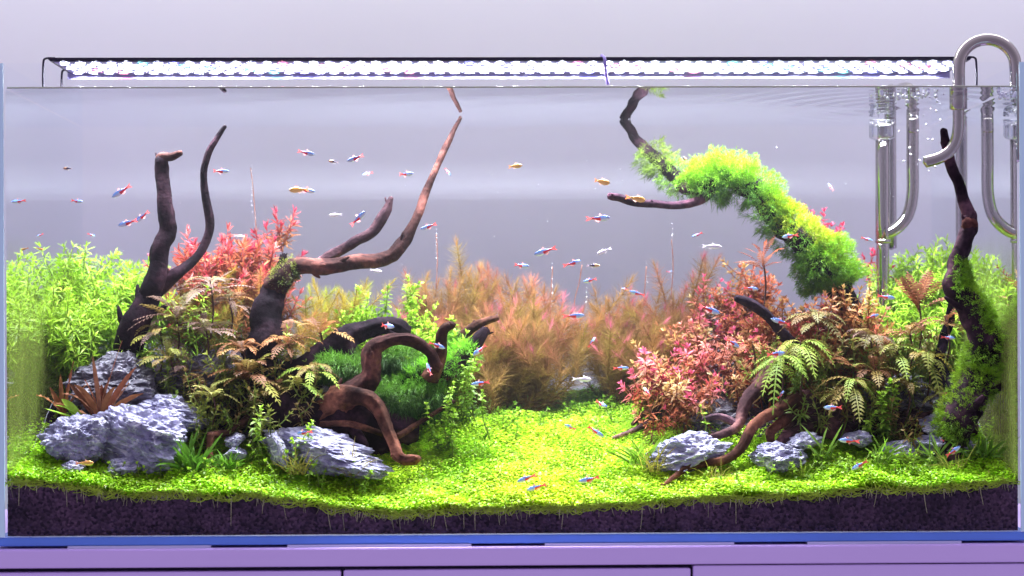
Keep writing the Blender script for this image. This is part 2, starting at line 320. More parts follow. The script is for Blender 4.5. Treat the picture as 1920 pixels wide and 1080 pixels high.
# ------------------------------------------------------------------ aquarium
aq = empty('aquarium', 'rimless clear glass aquarium with blue glass edges standing on the cabinet', 'aquarium', (0, 0, zc0))
def ina(o): o.location = (0, 0, -zc0); return o
T = .010
ina(box('front_pane', M['pane'], aq, XL + .0005, XR - .0005, -T, -.001, .001, ZR))
ina(box('back_pane', M['pane'], aq, XL + .0005, XR - .0005, DEP + .001, DEP + T, .001, ZR))
for s, x in ((-1, XL), (1, XR)):
    ina(box('side_pane', M['pane'], aq, min(x + s * .001, x + s * T), max(x + s * .001, x + s * T), 0, DEP + T, .001, ZR))
    ina(box('pane_edge', M['edge'], aq, min(x, x + s * (T + .004)), max(x, x + s * (T + .004)), -T - .001, -T + .001, .0, ZR))
ina(box('base_pane', M['base'], aq, XL - T - .004, XR + T + .004, -T - .0005, DEP + T, zc0, -.0008, .0012))
for s, x in ((-1, XL), (1, XR)):                  # algae on the side glass
    a = Acc(); ny, nz = 10, 30
    yy = np.linspace(.004, DEP - .06, ny); zz = np.linspace(.05, .36, nz)
    v = np.array([(x - s * .0015, y, z) for y in yy for z in zz])
    k = np.array([(i * nz + j, i * nz + j + 1, (i + 1) * nz + j + 1, (i + 1) * nz + j) for i in range(ny - 1) for j in range(nz - 1)])
    al = np.array([(.50 if s < 0 else .75) * (1 - i / (ny - 1)) ** (.8 if s < 0 else .6) * min(1, (.36 - z) / .14) for i in range(ny) for z in zz])
    a.add(v, [k], np.repeat(al[:, None], 3, 1)); ina(a.obj('algae_film', M['algae'], aq))
for xa, xb in ((131, 398), (541, 884), (1021, 1374), (1511, 1798)):
    box('foam_pad', M['foot'], None, P(xa, 1020, 0)[0], P(xb, 1020, 0)[0], -T - .002, DEP, zt + .0002, zc0 - .0001,
        label={131: 'leftmost pale pad under the aquarium base', 541: 'pale pad under the aquarium base left of centre', 1021: 'pale pad under the aquarium base right of centre', 1511: 'rightmost pale pad under the aquarium base'}[xa], cat='pad', group='pads under the glass')

# water: surface and the two side boundaries seen from inside
a = Acc(); nx, ny = 150, 40
gx = np.linspace(XL + .0002, XR - .0002, nx); gy = np.linspace(.0002, DEP, ny)
def wz(x, y):
    d = math.hypot(x - .50, (y - .2)); return ZW + .0010 * math.exp(-(d / .16) ** 2) * math.sin(d * 190) + .00005 * math.sin(x * 30 + y * 60)
v = np.array([(x, y, wz(x, y)) for x in gx for y in gy])
k = np.array([(i * ny + j, (i + 1) * ny + j, (i + 1) * ny + j + 1, i * ny + j + 1) for i in range(nx - 1) for j in range(ny - 1)])
a.add(v, [k]); a.obj('water', M['water'], kind='structure'); a = Acc()
a.add([(XL + .0002, .0, .03), (XL + .0002, .0, ZW - .0015), (XL + .0002, DEP, ZW - .0015), (XL + .0002, DEP, .03)], [np.array([[0, 1, 2, 3]])])
a.add([(XR - .0002, .0, .03), (XR - .0002, DEP, .03), (XR - .0002, DEP, ZW - .0015), (XR - .0002, .0, ZW - .0015)], [np.array([[0, 1, 2, 3]])])
a.obj('water', M['waterside'], kind='structure')
# the slightly cloudy body of the water
a = Acc(); v, f = box_geo(XL + .003, XR - .003, .0009, DEP - .0005, -.0004, ZW - .003); a.add(v, f)
m, nt, out = newmat('cloudy_water'); pv = nd(nt, 'ShaderNodeVolumePrincipled'); pv.inputs['Color'].default_value = (.92, .88, 1, 1); pv.inputs['Density'].default_value = .042; nt.links.new(pv.outputs[0], out.inputs['Volume'])
a.obj('water', m, kind='structure')
# meniscus line along the front glass
a = Acc(); tube(a, np.array([(x, -.0006 + .0008, ZW + .0006) for x in np.linspace(XL + .002, XR - .002, 60)]), .0011, 6)
a.obj('meniscus', plain('meniscus', (.40, .40, .32), .2), aq).location = (0, 0, -zc0)

# ------------------------------------------------------------------ soil
fp = [(0, 903), (12, 905), (120, 914), (250, 934), (330, 928), (400, 937), (480, 932), (600, 952), (740, 969), (820, 962), (900, 958), (1050, 957), (1150, 952), (1230, 947), (1300, 939), (1420, 936), (1560, 930), (1640, 918), (1700, 922), (1820, 915), (1908, 905), (1930, 905)]
fx = np.array([P(x, y, 0)[0] for x, y in fp]); fz = np.array([P(x, y, 0)[2] for x, y in fp])
def sst(t): t = np.clip(t, 0, 1); return t * t * (3 - 2 * t)
def G(x, y):
    x = np.asarray(x, float); y = np.asarray(y, float)
    w = np.exp(-((x - .055) / .20) ** 2)
    z0 = np.interp(x, fx, fz)
    zs = z0 * (1 - sst(y / .2)) + (.052) * sst(y / .2)
    return zs + .25 * y * w + (1 - w) * (.28 * y + .035 * sst((y - .08) / .16))
a = Acc(); nx, ny = 220, 60
gx = np.linspace(XL + .0006, XR - .0006, nx); gy = np.concatenate([[0.0], np.linspace(.0015, DEP, ny - 1)])
X, Y = np.meshgrid(gx, gy, indexing='ij'); Z = G(X, Y) + .0025 * np.sin(X * 90 + 3 * np.sin(Y * 50)) * np.cos(Y * 70)
Z[:, 0] += rng.normal(0, .0012, nx)
v = np.stack([X, Y, Z], -1).reshape(-1, 3)
k = np.array([(i * ny + j, (i + 1) * ny + j, (i + 1) * ny + j + 1, i * ny + j + 1) for i in range(nx - 1) for j in range(ny - 1)])
a.add(v, [k])
bot = np.stack([gx, np.zeros(nx), np.full(nx, .0)], -1); top = v.reshape(nx, ny, 3)[:, 0]
mid = (bot + top) / 2
a.add(np.concatenate([bot, mid, top]), [np.array([(i, i + 1, nx + i + 1, nx + i) for i in range(nx - 1)]), np.array([(nx + i, nx + i + 1, 2 * nx + i + 1, 2 * nx + i) for i in range(nx - 1)])])
a.obj('soil', M['soil'], kind='structure', smooth=True)

# loose soil grains pressed against the front glass
a = Acc(); N = 14000
x = rng.uniform(XL + .002, XR - .002, N); zt_ = np.interp(x, fx, fz); z = .001 + (zt_ - .002) * rng.random(N)
r = rng.uniform(.0006, .0016, N)
o6 = np.array([(1, 0, 0), (-1, 0, 0), (0, 1, 0), (0, -1, 0), (0, 0, 1), (0, 0, -1)], float)
v = np.stack([x, np.full(N, .0014), z], -1)[:, None, :] + (o6[None] + rng.normal(0, .25, (N, 6, 3))) * r[:, None, None] * np.array((1, .6, 1))
f8 = np.array([(0, 2, 4), (2, 1, 4), (1, 3, 4), (3, 0, 4), (2, 0, 5), (1, 2, 5), (3, 1, 5), (0, 3, 5)])
c = np.array((.055, .032, .058)) * (.25 + 2.6 * rng.random((N, 1)) ** 2.2); c[rng.random(N) < .012] = (.25, .22, .3)
a.add(v.reshape(-1, 3), [(np.arange(N)[:, None, None] * 6 + f8).reshape(-1, 3)], np.repeat(c, 6, 0))
a.obj('soil_grains', leafmat('soil_grain', 0, .8, .3), kind='stuff', label='dark brown soil grains pressed against the front glass', cat='soil')

# ------------------------------------------------------------------ carpet
def jit(c, n, s): return np.clip(np.asarray(c)[None] * rng.uniform(1 - s, 1 + s, (n, 1)) * rng.uniform(1 - s * .4, 1 + s * .4, (n, 3)), 0, 1)
a = Acc()
N = 175000
x = rng.uniform(XL + .002, XR - .002, N); y = .0012 + (DEP - .01) * rng.random(N) ** 1.5
w = np.exp(-((x - .055) / .22) ** 2)
keep = (y < .13 + .05 * rng.random(N)) | (w > rng.random(N) * .6 + .28)
x, y = x[keep], y[keep]; N = len(x)
hump = .0045 * (1 + np.sin(x * 61 + 2 * np.sin(y * 37)) * np.cos(y * 53 + x * 11)) + .004 * (np.sin(x * 23 + 1) * np.sin(y * 31 + x * 9))
hh = (.007 + hump) * rng.random(N) ** .6
hh = np.where(y < .012, hh * (.55 + .45 * y / .012), hh)
base = np.stack([x, y, G(x, y) + hh + .0005], -1)
th = rng.uniform(0, 2 * np.pi, N); el = rng.uniform(-.2, .45, N)
d = np.stack([np.cos(th) * np.cos(el), np.sin(th) * np.cos(el), np.sin(el)], -1)
base[:, 1] = np.maximum(base[:, 1], .0045 * np.maximum(0, -d[:, 1]) + .001)
patch = np.array([mnoise.noise(Vector((q[0] * 9, q[1] * 9, 3))) for q in base[::1]])
yel = np.clip(.5 + patch * 1.1, 0, 1)[:, None] * np.exp(-((x - .03) / .35) ** 2)[:, None]
col = np.array((.50, .84, .04)) * (1 - yel) + np.array((.70, .85, .05)) * yel
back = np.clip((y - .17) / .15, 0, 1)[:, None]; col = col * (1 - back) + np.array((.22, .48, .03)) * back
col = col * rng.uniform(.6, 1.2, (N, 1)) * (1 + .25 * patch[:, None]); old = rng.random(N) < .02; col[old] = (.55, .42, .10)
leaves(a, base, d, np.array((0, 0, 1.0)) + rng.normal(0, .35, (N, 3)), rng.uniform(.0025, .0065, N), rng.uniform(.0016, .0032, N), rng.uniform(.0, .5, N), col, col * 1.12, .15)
mx_, my_ = np.meshgrid(np.linspace(XL + .003, XR - .003, 260), np.linspace(.004, DEP - .01, 80), indexing='ij')
mz_ = G(mx_, my_) + .0035 + .0016 * np.sin(mx_ * 240 + 3 * np.sin(my_ * 170)) * np.sin(my_ * 260); vis = ((my_ < .15) | (np.exp(-((mx_ - .055) / .22) ** 2) > .42)).ravel()
kk = np.array([(p * 80 + q, (p + 1) * 80 + q, (p + 1) * 80 + q + 1, p * 80 + q + 1) for p in range(259) for q in range(79)]); kk = kk[vis[kk].all(1)]
a.add(np.stack([mx_, my_, mz_], -1).reshape(-1, 3), [kk], (.32, .58, .03))
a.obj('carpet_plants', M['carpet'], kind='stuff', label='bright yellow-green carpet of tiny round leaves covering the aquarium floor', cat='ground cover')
# runners and roots along the front edge
a = Acc()
for i in range(900):
    x = random.uniform(XL + .004, XR - .004); z = float(np.interp(x, fx, fz)) + random.uniform(-.0005, .006)
    L_ = random.uniform(.006, .022); s = random.choice((-1, 1)); y = random.uniform(-.0006, .0002)
    pts = [(x, y, z), (x + s * L_ * .35, y, z + random.uniform(-.005, .001)), (x + s * L_ * .7, y, z + random.uniform(-.006, .002)), (x + s * L_, y, z + random.uniform(-.004, .007))]
    tube(a, spline(pts, 6), random.uniform(.0004, .0007), 3, np.array((.42, .58, .05)) * random.uniform(.6, 1.3), cap=False)
a.obj('runners', M['root'], kind='stuff', label='thin green runners creeping along the front glass', cat='runners')
a = Acc()
for i in range(230):
    x = random.uniform(XL + .004, XR - .004); z = float(np.interp(x, fx, fz)); L_ = random.uniform(.003, .012) if random.random() < .88 else random.uniform(.014, .034)
    L_ = min(L_, z - .004); k = random.uniform(-.004, .004)
    tube(a, spline([(x, -.0003, z + .001), (x + k * .3, -.0004, z - L_ * .4), (x + k, -.0004, z - L_)], 5), [.0006, .00055, .0005, .0004, .0002], 3, np.array((.62, .58, .34)) * random.uniform(.35, 1.0), cap=False)
a.obj('roots', M['root'], kind='stuff', label='fine pale roots hanging down into the dark soil', cat='roots')

# ------------------------------------------------------------------ driftwood
def woodpart(parent, name, pts, col=(.10, .062, .06), rough=.16, sides=14, dens=1.0, seed=0):
    c = np.array([P(p[0], p[1], p[2]) for p in pts]); r = np.array([p[3] * S(p[2]) for p in pts])
    ln = np.linalg.norm(np.diff(c, axis=0), axis=1).sum(); n = max(12, int(ln / .0035 * dens)); sides = int(sides * 1.5)
    cc = spline(c, n); rr = np.maximum(spline(np.stack([r, r, r], -1), n)[:, 0], r.min() * .6)
    for i in range(1, n - 1): cc[i] += np.array((mnoise.noise(Vector((i * .11, seed, 1))), mnoise.noise(Vector((i * .11, seed, 5))), mnoise.noise(Vector((i * .11, seed, 9))))) * rr[i] * .45
    a = Acc(); tube(a, cc, rr, sides, col, rough, seed)
    rs = random.Random(seed * 7 + 1); t_, A_, B_ = frames(cc)
    for q in range(int(ln / .055)):
        i = rs.randint(2, n - 4); th = rs.uniform(0, 6.283); d = A_[i] * math.cos(th) + B_[i] * math.sin(th) + t_[i] * .8; l_ = rr[i] * rs.uniform(1.1, 1.7)
        tube(a, spline([cc[i], cc[i] + d * l_ * .6, cc[i] + d * l_ + t_[i] * l_ * .3], 6), np.array((.42, .36, .3, .25, .2, .1)) * rr[i], 7, np.asarray(col) * rs.uniform(.8, 1.5), .2, seed + q)
    o = a.obj(name, M['wood'], parent); o.location = tuple(-np.array(parent.location)); return cc, rr
def mossify(parent, cc, rr, i0, i1, N, thick, L0=.006, L1=.014, side=None, top=(.30, .58, .03), low=(.10, .24, .02), droop=.3, name='moss', gold=None, lumpy=.4, updown=(-1.0, 1.0)):
    n = len(cc); t, A, B = frames(cc); a = Acc()
    # many small tufts; each tuft a spray of fronds
    N = int(N * 1.8); nt_ = N // 9; f = rng.uniform(i0, i1, nt_); f = np.clip(f * (n - 1), 0, n - 1.01); i = f.astype(int); u = (f - i)[:, None]
    c = cc[i] * (1 - u) + cc[i + 1] * u; r = rr[i]
    th = rng.uniform(0, 2 * np.pi, nt_); rad = A[i] * np.cos(th)[:, None] + B[i] * np.sin(th)[:, None]
    keep = (rad[:, 2] > updown[0]) & (rad[:, 2] < updown[1])
    if side is not None: keep &= (rad @ np.asarray(side, float)) > rng.uniform(-.5, .35, nt_)
    c, r, rad = c[keep], r[keep], rad[keep]; m = len(c)
    edge = np.clip(np.minimum((f[keep] / (n - 1) - i0), (i1 - f[keep] / (n - 1))) / (.12 * (i1 - i0)), .25, 1)
    lump = np.array([(1 - lumpy) * .8 + lumpy * max(0, .5 + 1.2 * mnoise.noise(Vector((q + w_ * .02) * 46))) + .15 for q, w_ in zip(c, rad)])
    tb = c + rad * (r * .8 + thick * edge * lump * rng.random(m) ** .7)[:, None]
    K = 14;  b = np.repeat(tb, K, 0) + rng.normal(0, .0016, (m * K, 3)); M_ = m * K
    d = np.repeat(rad, K, 0) * .9 + rng.normal(0, .42, (M_, 3)) + np.array((0, 0, .2)); d = nrm(d)
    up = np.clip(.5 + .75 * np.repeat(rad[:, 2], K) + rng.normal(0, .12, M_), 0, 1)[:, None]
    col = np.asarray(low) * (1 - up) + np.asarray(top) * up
    if gold is not None:
        g_ = np.exp(-((np.repeat(f[keep] / (n - 1), K) - gold) / .14) ** 2)[:, None] * (up > .55); col = col * (1 - g_ * .55) + np.array((.50, .46, .02)) * g_ * .55
    col = col * rng.uniform(.6, 1.3, (M_, 1))
    leaves(a, b, d, rng.normal(size=(M_, 3)), .72 * rng.uniform(L0, L1, M_) * np.repeat(edge * .4 + .6, K), rng.uniform(.0004, .0008, M_), rng.uniform(0, droop, M_), col, col * 1.25, .1)
    o = a.obj(name, M['moss'], parent, kind='stuff'); o.location = tuple(-np.array(parent.location))
def wood(label, loc): return empty('driftwood', label, 'driftwood', loc)
DW = (.016, .009, .015); BW = (.085, .040, .028); RW = (.062, .028, .025)

d1 = wood('dark forked driftwood rising from behind the left rocks, twin thin tips', P(240, 700, .2))
woodpart(d1, 'trunk', [(228, 705, .2, 22), (245, 640, .2, 25), (272, 572, .2, 23), (288, 530, .2, 19), (303, 470, .2, 16), (313, 425, .2, 15), (309, 370, .2, 12.5), (303, 315, .2, 11.5), (303, 296, .2, 11)], DW, seed=3)
woodpart(d1, 'branch', [(299, 298, .2, 9), (306, 293, .198, 9), (322, 293, .195, 8), (340, 286, .19, 5.5)], RW, .2, 12, seed=5)
woodpart(d1, 'branch', [(280, 552, .2, 17), (310, 528, .205, 14), (338, 508, .21, 11), (366, 484, .22, 8), (388, 448, .225, 8), (393, 405, .22, 8), (383, 345, .21, 6.5), (381, 318, .205, 6), (395, 283, .2, 6), (408, 255, .198, 5), (423, 236, .197, 3.5)], DW, .14, 12, seed=8)

d2 = wood('large brown driftwood stump left of centre with long branch curving up to the surface', P(520, 780, .16))
woodpart(d2, 'stump', [(500, 800, .17, 54), (490, 720, .175, 42), (492, 640, .18, 32), (505, 580, .19, 27), (518, 530, .2, 19), (528, 498, .2, 9), (533, 476, .2, 4)], DW, .2, 18, seed=11)
cc, rr = woodpart(d2, 'branch', [(512, 540, .2, 24), (535, 512, .2, 21), (575, 499, .2, 16), (630, 498, .2, 15), (690, 491, .21, 12.5), (725, 484, .215, 12), (755, 456, .22, 12), (778, 415, .225, 8.5), (795, 368, .235, 7.5), (815, 322, .24, 6), (835, 278, .25, 6), (848, 250, .255, 4.5), (864, 219, .26, 3)], RW, .16, 14, seed=14)
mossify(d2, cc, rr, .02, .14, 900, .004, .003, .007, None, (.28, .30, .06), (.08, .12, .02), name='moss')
woodpart(d2, 'branch', [(592, 500, .225, 10), (630, 474, .23, 9.5), (668, 452, .23, 9.5), (700, 432, .23, 9), (722, 398, .23, 8.5), (734, 370, .23, 4)], (.09, .05, .06), .15, 12, seed=17)

d3 = wood('arching reddish brown driftwood with mossy limbs in the middle of the left mound', P(640, 790, .12))
woodpart(d3, 'limb', [(560, 720, .17, 46), (610, 680, .17, 34), (650, 640, .17, 24), (690, 618, .175, 17), (735, 612, .18, 15), (765, 625, .19, 12)], DW, .2, 16, seed=21)
ccA, rrA = woodpart(d3, 'limb', [(640, 770, .12, 26), (668, 738, .12, 22), (692, 698, .12, 17), (703, 660, .12, 15), (735, 636, .12, 11), (772, 638, .12, 12), (806, 660, .125, 10), (822, 690, .13, 13)], RW, .25, 14, seed=24)
woodpart(d3, 'branch', [(806, 712, .14, 16), (822, 668, .135, 12), (828, 636, .13, 10), (838, 616, .128, 9), (848, 606, .126, 7)], BW, .15, 12, seed=27)
ccB, rrB = woodpart(d3, 'limb', [(745, 730, .16, 18), (800, 706, .165, 17), (850, 690, .17, 14), (885, 650, .18, 13), (912, 616, .19, 7)], DW, .18, 14, seed=30)
woodpart(d3, 'branch', [(846, 650, .2, 11), (868, 628, .2, 9), (898, 608, .195, 8), (934, 595, .19, 6)], BW, .18, 12, seed=33)
woodpart(d3, 'root', [(600, 775, .12, 26), (630, 750, .11, 22), (655, 742, .10, 19), (688, 748, .09, 15), (716, 785, .08, 12), (738, 828, .07, 10), (745, 853, .06, 10.5), (764, 863, .055, 9), (781, 864, .05, 9)], BW, .26, 14, seed=36)
woodpart(d3, 'root', [(745, 818, .1, 6), (790, 790, .12, 5), (852, 752, .14, 4)], BW, .15, 8, seed=38)
woodpart(d3, 'root', [(540, 790, .14, 56), (620, 780, .13, 50)], DW, .25, 14, seed=41)
woodpart(d3, 'root', [(640, 780, .14, 50), (700, 800, .13, 44), (760, 810, .14, 26)], DW, .25, 14, seed=39)
woodpart(d3, 'root', [(600, 795, .09, 5), (660, 795, .09, 6), (720, 815, .1, 5)], BW, .2, 8, seed=40)
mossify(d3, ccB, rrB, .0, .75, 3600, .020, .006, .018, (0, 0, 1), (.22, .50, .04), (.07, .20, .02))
for pts, N_, th_ in (([(590, 700, .14, 10), (640, 690, .145, 12), (690, 700, .15, 8)], 3200, .018), ([(700, 742, .14, 10), (760, 752, .145, 14), (830, 735, .155, 8)], 4200, .022), ([(700, 665, .17, 8), (750, 672, .17, 10), (800, 700, .17, 8)], 2600, .016), ([(870, 632, .2, 6), (840, 652, .2, 6)], 900, .012)):
    c_ = spline([P(*p[:3]) for p in pts], 24); r_ = np.full(24, pts[0][3] * S(.15)); mossify(d3, c_, r_, 0, 1, N_, th_, .006, .018, None, (.13, .30, .03), (.04, .11, .02), droop=1.0)  # dark green moss, its colour lowered further to carry the shade here

d4 = wood('moss covered driftwood branch arching up to the surface right of centre', P(1560, 800, .18))
cc, rr = woodpart(d4, 'trunk', [(1560, 800, .27, 30), (1575, 700, .27, 26), (1592, 620, .26, 24), (1585, 560, .235, 24), (1550, 505, .22, 24), (1502, 448, .22, 22), (1458, 412, .23, 20), (1412, 352, .235, 18), (1352, 336, .245, 18), (1300, 352, .26, 15), (1262, 326, .285, 14), (1228, 295, .30, 12), (1195, 262, .312, 9), (1168, 224, .32, 7.5)], DW, .16, 14, seed=44)
f1 = .30
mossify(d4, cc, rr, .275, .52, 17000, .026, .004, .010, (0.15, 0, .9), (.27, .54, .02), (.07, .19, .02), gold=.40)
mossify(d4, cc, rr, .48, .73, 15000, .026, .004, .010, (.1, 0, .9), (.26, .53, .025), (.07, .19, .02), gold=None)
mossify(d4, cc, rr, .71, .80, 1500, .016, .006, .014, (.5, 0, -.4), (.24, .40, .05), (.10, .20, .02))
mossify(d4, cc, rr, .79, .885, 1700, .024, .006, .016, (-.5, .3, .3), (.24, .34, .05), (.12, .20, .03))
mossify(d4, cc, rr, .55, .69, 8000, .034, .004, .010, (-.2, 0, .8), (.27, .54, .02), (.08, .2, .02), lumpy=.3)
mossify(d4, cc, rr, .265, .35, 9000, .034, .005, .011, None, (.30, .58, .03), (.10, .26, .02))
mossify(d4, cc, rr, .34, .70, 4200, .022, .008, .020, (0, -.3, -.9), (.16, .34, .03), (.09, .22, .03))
woodpart(d4, 'branch', [(1350, 342, .25, 9), (1320, 372, .245, 9), (1270, 384, .23, 7.5), (1225, 384, .22, 7), (1190, 378, .21, 7.5), (1160, 371, .205, 7.5), (1141, 368, .2, 6)], (.06, .03, .05), .14, 12, seed=47)
woodpart(d4, 'branch', [(1490, 650, .18, 12), (1462, 618, .17, 10), (1435, 590, .165, 9.5), (1408, 570, .16, 9), (1379, 558, .16, 6)], (.035, .022, .035), .14, 12, seed=49)

d5 = wood('tall dark driftwood with knobby joint beside the right glass, moss down its right side', P(1800, 800, .07))
cc, rr = woodpart(d5, 'trunk', [(1775, 870, .07, 26), (1790, 810, .07, 30), (1820, 745, .07, 32), (1842, 680, .07, 31), (1838, 620, .07, 28), (1812, 575, .07, 24), (1791, 533, .07, 20), (1793, 500, .07, 17), (1803, 462, .07, 15.5), (1815, 430, .07, 15), (1818, 412, .07, 14), (1810, 385, .07, 11), (1796, 342, .07, 10.5), (1781, 300, .07, 10.5), (1773, 268, .07, 8), (1770, 244, .07, 6)], (.048, .028, .042), .16, 14, seed=53)
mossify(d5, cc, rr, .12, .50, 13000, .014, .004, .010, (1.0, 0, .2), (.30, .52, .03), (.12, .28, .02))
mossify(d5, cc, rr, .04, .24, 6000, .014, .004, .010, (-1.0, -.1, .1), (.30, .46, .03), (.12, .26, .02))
c_ = spline([P(1815, 418, .197), P(1832, 428, .197)], 6); a = Acc(); tube(a, spline([P(1806, 424, .066), P(1818, 421, .064), P(1829, 427, .066)], 10), np.array((9, 12, 13.5, 14, 14, 13.5, 13, 12, 10, 7)) * S(.07), 12, (.12, .05, .045), .07, 3)
o = a.obj('knob', M['wood'], d5); o.location = tuple(-np.array(d5.location))
woodpart(d5, 'branch', [(1800, 745, .07, 10), (1765, 690, .12, 11), (1768, 640, .14, 9), (1780, 600, .15, 8), (1785, 556, .15, 6)], (.02, .015, .03), .14, 10, seed=55)

d6 = wood('tangle of reddish brown roots over the right rocks', P(1430, 830, .11))
woodpart(d6, 'root', [(1470, 660, .16, 15), (1430, 715, .145, 14), (1398, 755, .13, 12), (1385, 795, .12, 10), (1352, 815, .11, 8), (1330, 818, .1, 4)], (.15, .085, .085), .18, 12, seed=58)
woodpart(d6, 'root', [(1500, 745, .13, 13), (1455, 770, .115, 11), (1415, 795, .10, 10), (1392, 835, .085, 9), (1370, 858, .075, 8.5), (1330, 868, .065, 8), (1290, 876, .055, 8), (1262, 897, .045, 5), (1240, 912, .035, 3)], BW, .16, 12, seed=60)
woodpart(d6, 'root', [(1505, 770, .13, 12), (1470, 790, .12, 9), (1446, 812, .11, 8), (1452, 845, .1, 6)], BW, .24, 10, seed=62)
woodpart(d6, 'root', [(1388, 798, .12, 8), (1350, 782, .125, 6), (1318, 785, .13, 5)], (.11, .07, .09), .18, 10, seed=64)
woodpart(d6, 'root', [(1520, 800, .13, 12), (1480, 815, .115, 10), (1450, 845, .10, 8), (1420, 870, .09, 6)], (.13, .075, .08), .24, 10, seed=66)
d7 = wood('dark fallen log lying low behind the right foreground plants', P(1600, 820, .15))
woodpart(d7, 'log', [(1500, 775, .15, 38), (1560, 785, .15, 40), (1640, 800, .15, 36), (1720, 800, .15, 28), (1790, 795, .14, 22), (1828, 800, .13, 16)], (.065, .035, .045), .2, 16, seed=69)
d8 = wood('thin bare stick leaning on the carpet right of the valley', P(1250, 780, .2))
woodpart(d8, 'stick', [(1345, 722, .19, 8), (1300, 742, .19, 7), (1258, 752, .19, 6.5), (1222, 765, .19, 6), (1185, 796, .18, 4)], (.17, .11, .08), .16, 10, seed=71)
woodpart(d8, 'stick', [(1236, 762, .19, 6), (1218, 790, .18, 6), (1190, 806, .17, 5), (1150, 822, .16, 3.5)], (.09, .06, .06), .16, 10, seed=73)
d9 = wood('short reddish root standing in the carpet beside the dark grass tuft', P(395, 880, .07))
woodpart(d9, 'root', [(396, 880, .065, 6), (393, 845, .07, 6), (395, 812, .075, 7)], BW, .2, 10, seed=75)
woodpart(d9, 'root', [(395, 816, .078, 6), (425, 812, .09, 7), (452, 795, .10, 8), (480, 770, .12, 9)], BW, .2, 10, seed=77)

# ------------------------------------------------------------------ rocks
import bmesh
def rock(label, px, py, Y, wx, wy, depth, seed, mat='rock', rot=0.0, cuts=9, flat=0.55, lam=.03):
    rs = random.Random(seed); bm = bmesh.new(); bmesh.ops.create_icosphere(bm, subdivisions=6 if wx > 40 else 5, radius=1)
    planes = []
    for i in range(cuts):
        n = Vector((rs.uniform(-1, 1), rs.uniform(-1, 1), rs.uniform(-1, 1))).normalized(); planes.append((n, rs.uniform(flat, .9)))
    for q in bm.verts:
        p = q.co.copy()
        for n, dd in planes:
            e = p.dot(n) - dd
            if e > 0: p -= n * e * .93
        s = Vector((p.x * 1.2, p.y * 1.2, p.z * 1.7)) + Vector((seed * 3.1, 0, 0))
        rdg = 1 - abs(mnoise.noise(s * 1.4)) * 2
        p *= 1 + .17 * rdg + .13 * mnoise.noise(s * 3.1) + .11 * (1 - 2 * abs(mnoise.noise(s * 5))) + .035 * (1 - 2 * abs(mnoise.noise(s * 11))) + .015 * mnoise.noise(s * 24)
        lay = p.dot(Vector((.25, .2, 1))) * 9 + 1.6 * mnoise.noise(s * 1.1); p *= 1 + lam * (abs((lay % 2) - 1) - .5)
        q.co = p
    wx *= .88; wy *= .88; c = P(px, py, Y); s = S(Y); cr, sr = math.cos(rot), math.sin(rot)
    for q in bm.verts:
        x, y, z = q.co.x * wx * s, q.co.y * depth, q.co.z * wy * s
        q.co = Vector((x * cr - z * sr, y, x * sr + z * cr))
    me = bpy.data.meshes.new('rock'); bm.to_mesh(me); bm.free(); me.polygons.foreach_set('use_smooth', np.zeros(len(me.polygons), bool))
    return link('rock', me, M[mat], label=label, cat='rock', group='rocks', loc=tuple(c))
rock('rounded grey rock at the far left with a central crease', 138, 825, .075, 62, 46, .035, 1, flat=.7, lam=.015)
rock('large pale blue-grey veined rock sloping at the front left', 268, 828, .085, 100, 62, .05, 2, rot=-.25)
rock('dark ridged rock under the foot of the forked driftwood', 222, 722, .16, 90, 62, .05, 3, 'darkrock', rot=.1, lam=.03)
rock('small flat wedge rock leaning between the two left rocks', 186, 806, .065, 28, 22, .02, 4, rot=-.5)
rock('brownish grey rock behind the large veined rock', 330, 775, .12, 66, 34, .035, 5, rot=-.1)
rock('small white-grey stone half sunk in the left carpet', 135, 876, .035, 26, 13, .015, 6)
rock('small grey stone at the foot of the large veined rock', 225, 880, .045, 34, 20, .02, 7, rot=.2)
rock('small violet stone beside the short reddish root', 440, 826, .09, 20, 14, .015, 8)
rock('pale pebble below the small violet stone', 440, 850, .075, 22, 13, .015, 9)
rock('long flat grey slab at the front left of centre', 612, 846, .075, 132, 44, .05, 10, rot=-.16, cuts=12, flat=.42)
rock('small upright grey sliver left of the flat slab', 520, 845, .065, 16, 38, .012, 11, rot=.35)
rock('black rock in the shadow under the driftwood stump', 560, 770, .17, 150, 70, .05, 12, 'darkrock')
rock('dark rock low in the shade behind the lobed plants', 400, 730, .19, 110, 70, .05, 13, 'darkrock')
rock('blue-grey pitted slab at the front right of the valley', 1300, 850, .085, 82, 38, .045, 15, rot=.18, cuts=11, flat=.45)
rock('white and violet veined stone right of the roots', 1452, 858, .075, 54, 27, .03, 16, lam=.02)
rock('small violet veined stone behind the white veined stone', 1510, 825, .09, 32, 16, .02, 17, rot=.1)
rock('flat topped grey stone at the right below the fallen log', 1762, 800, .11, 42, 26, .03, 18, flat=.5)
rock('pale stone low at the right behind the grass', 1760, 838, .09, 62, 24, .025, 19)
rock('brown-grey pebble under the dark log', 1606, 822, .10, 26, 16, .02, 20)
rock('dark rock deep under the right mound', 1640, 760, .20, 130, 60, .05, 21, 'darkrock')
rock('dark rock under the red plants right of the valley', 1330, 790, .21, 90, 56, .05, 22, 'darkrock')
rock('brown-grey low stone between the right grass tufts', 1690, 842, .085, 40, 16, .02, 23, rot=.1)

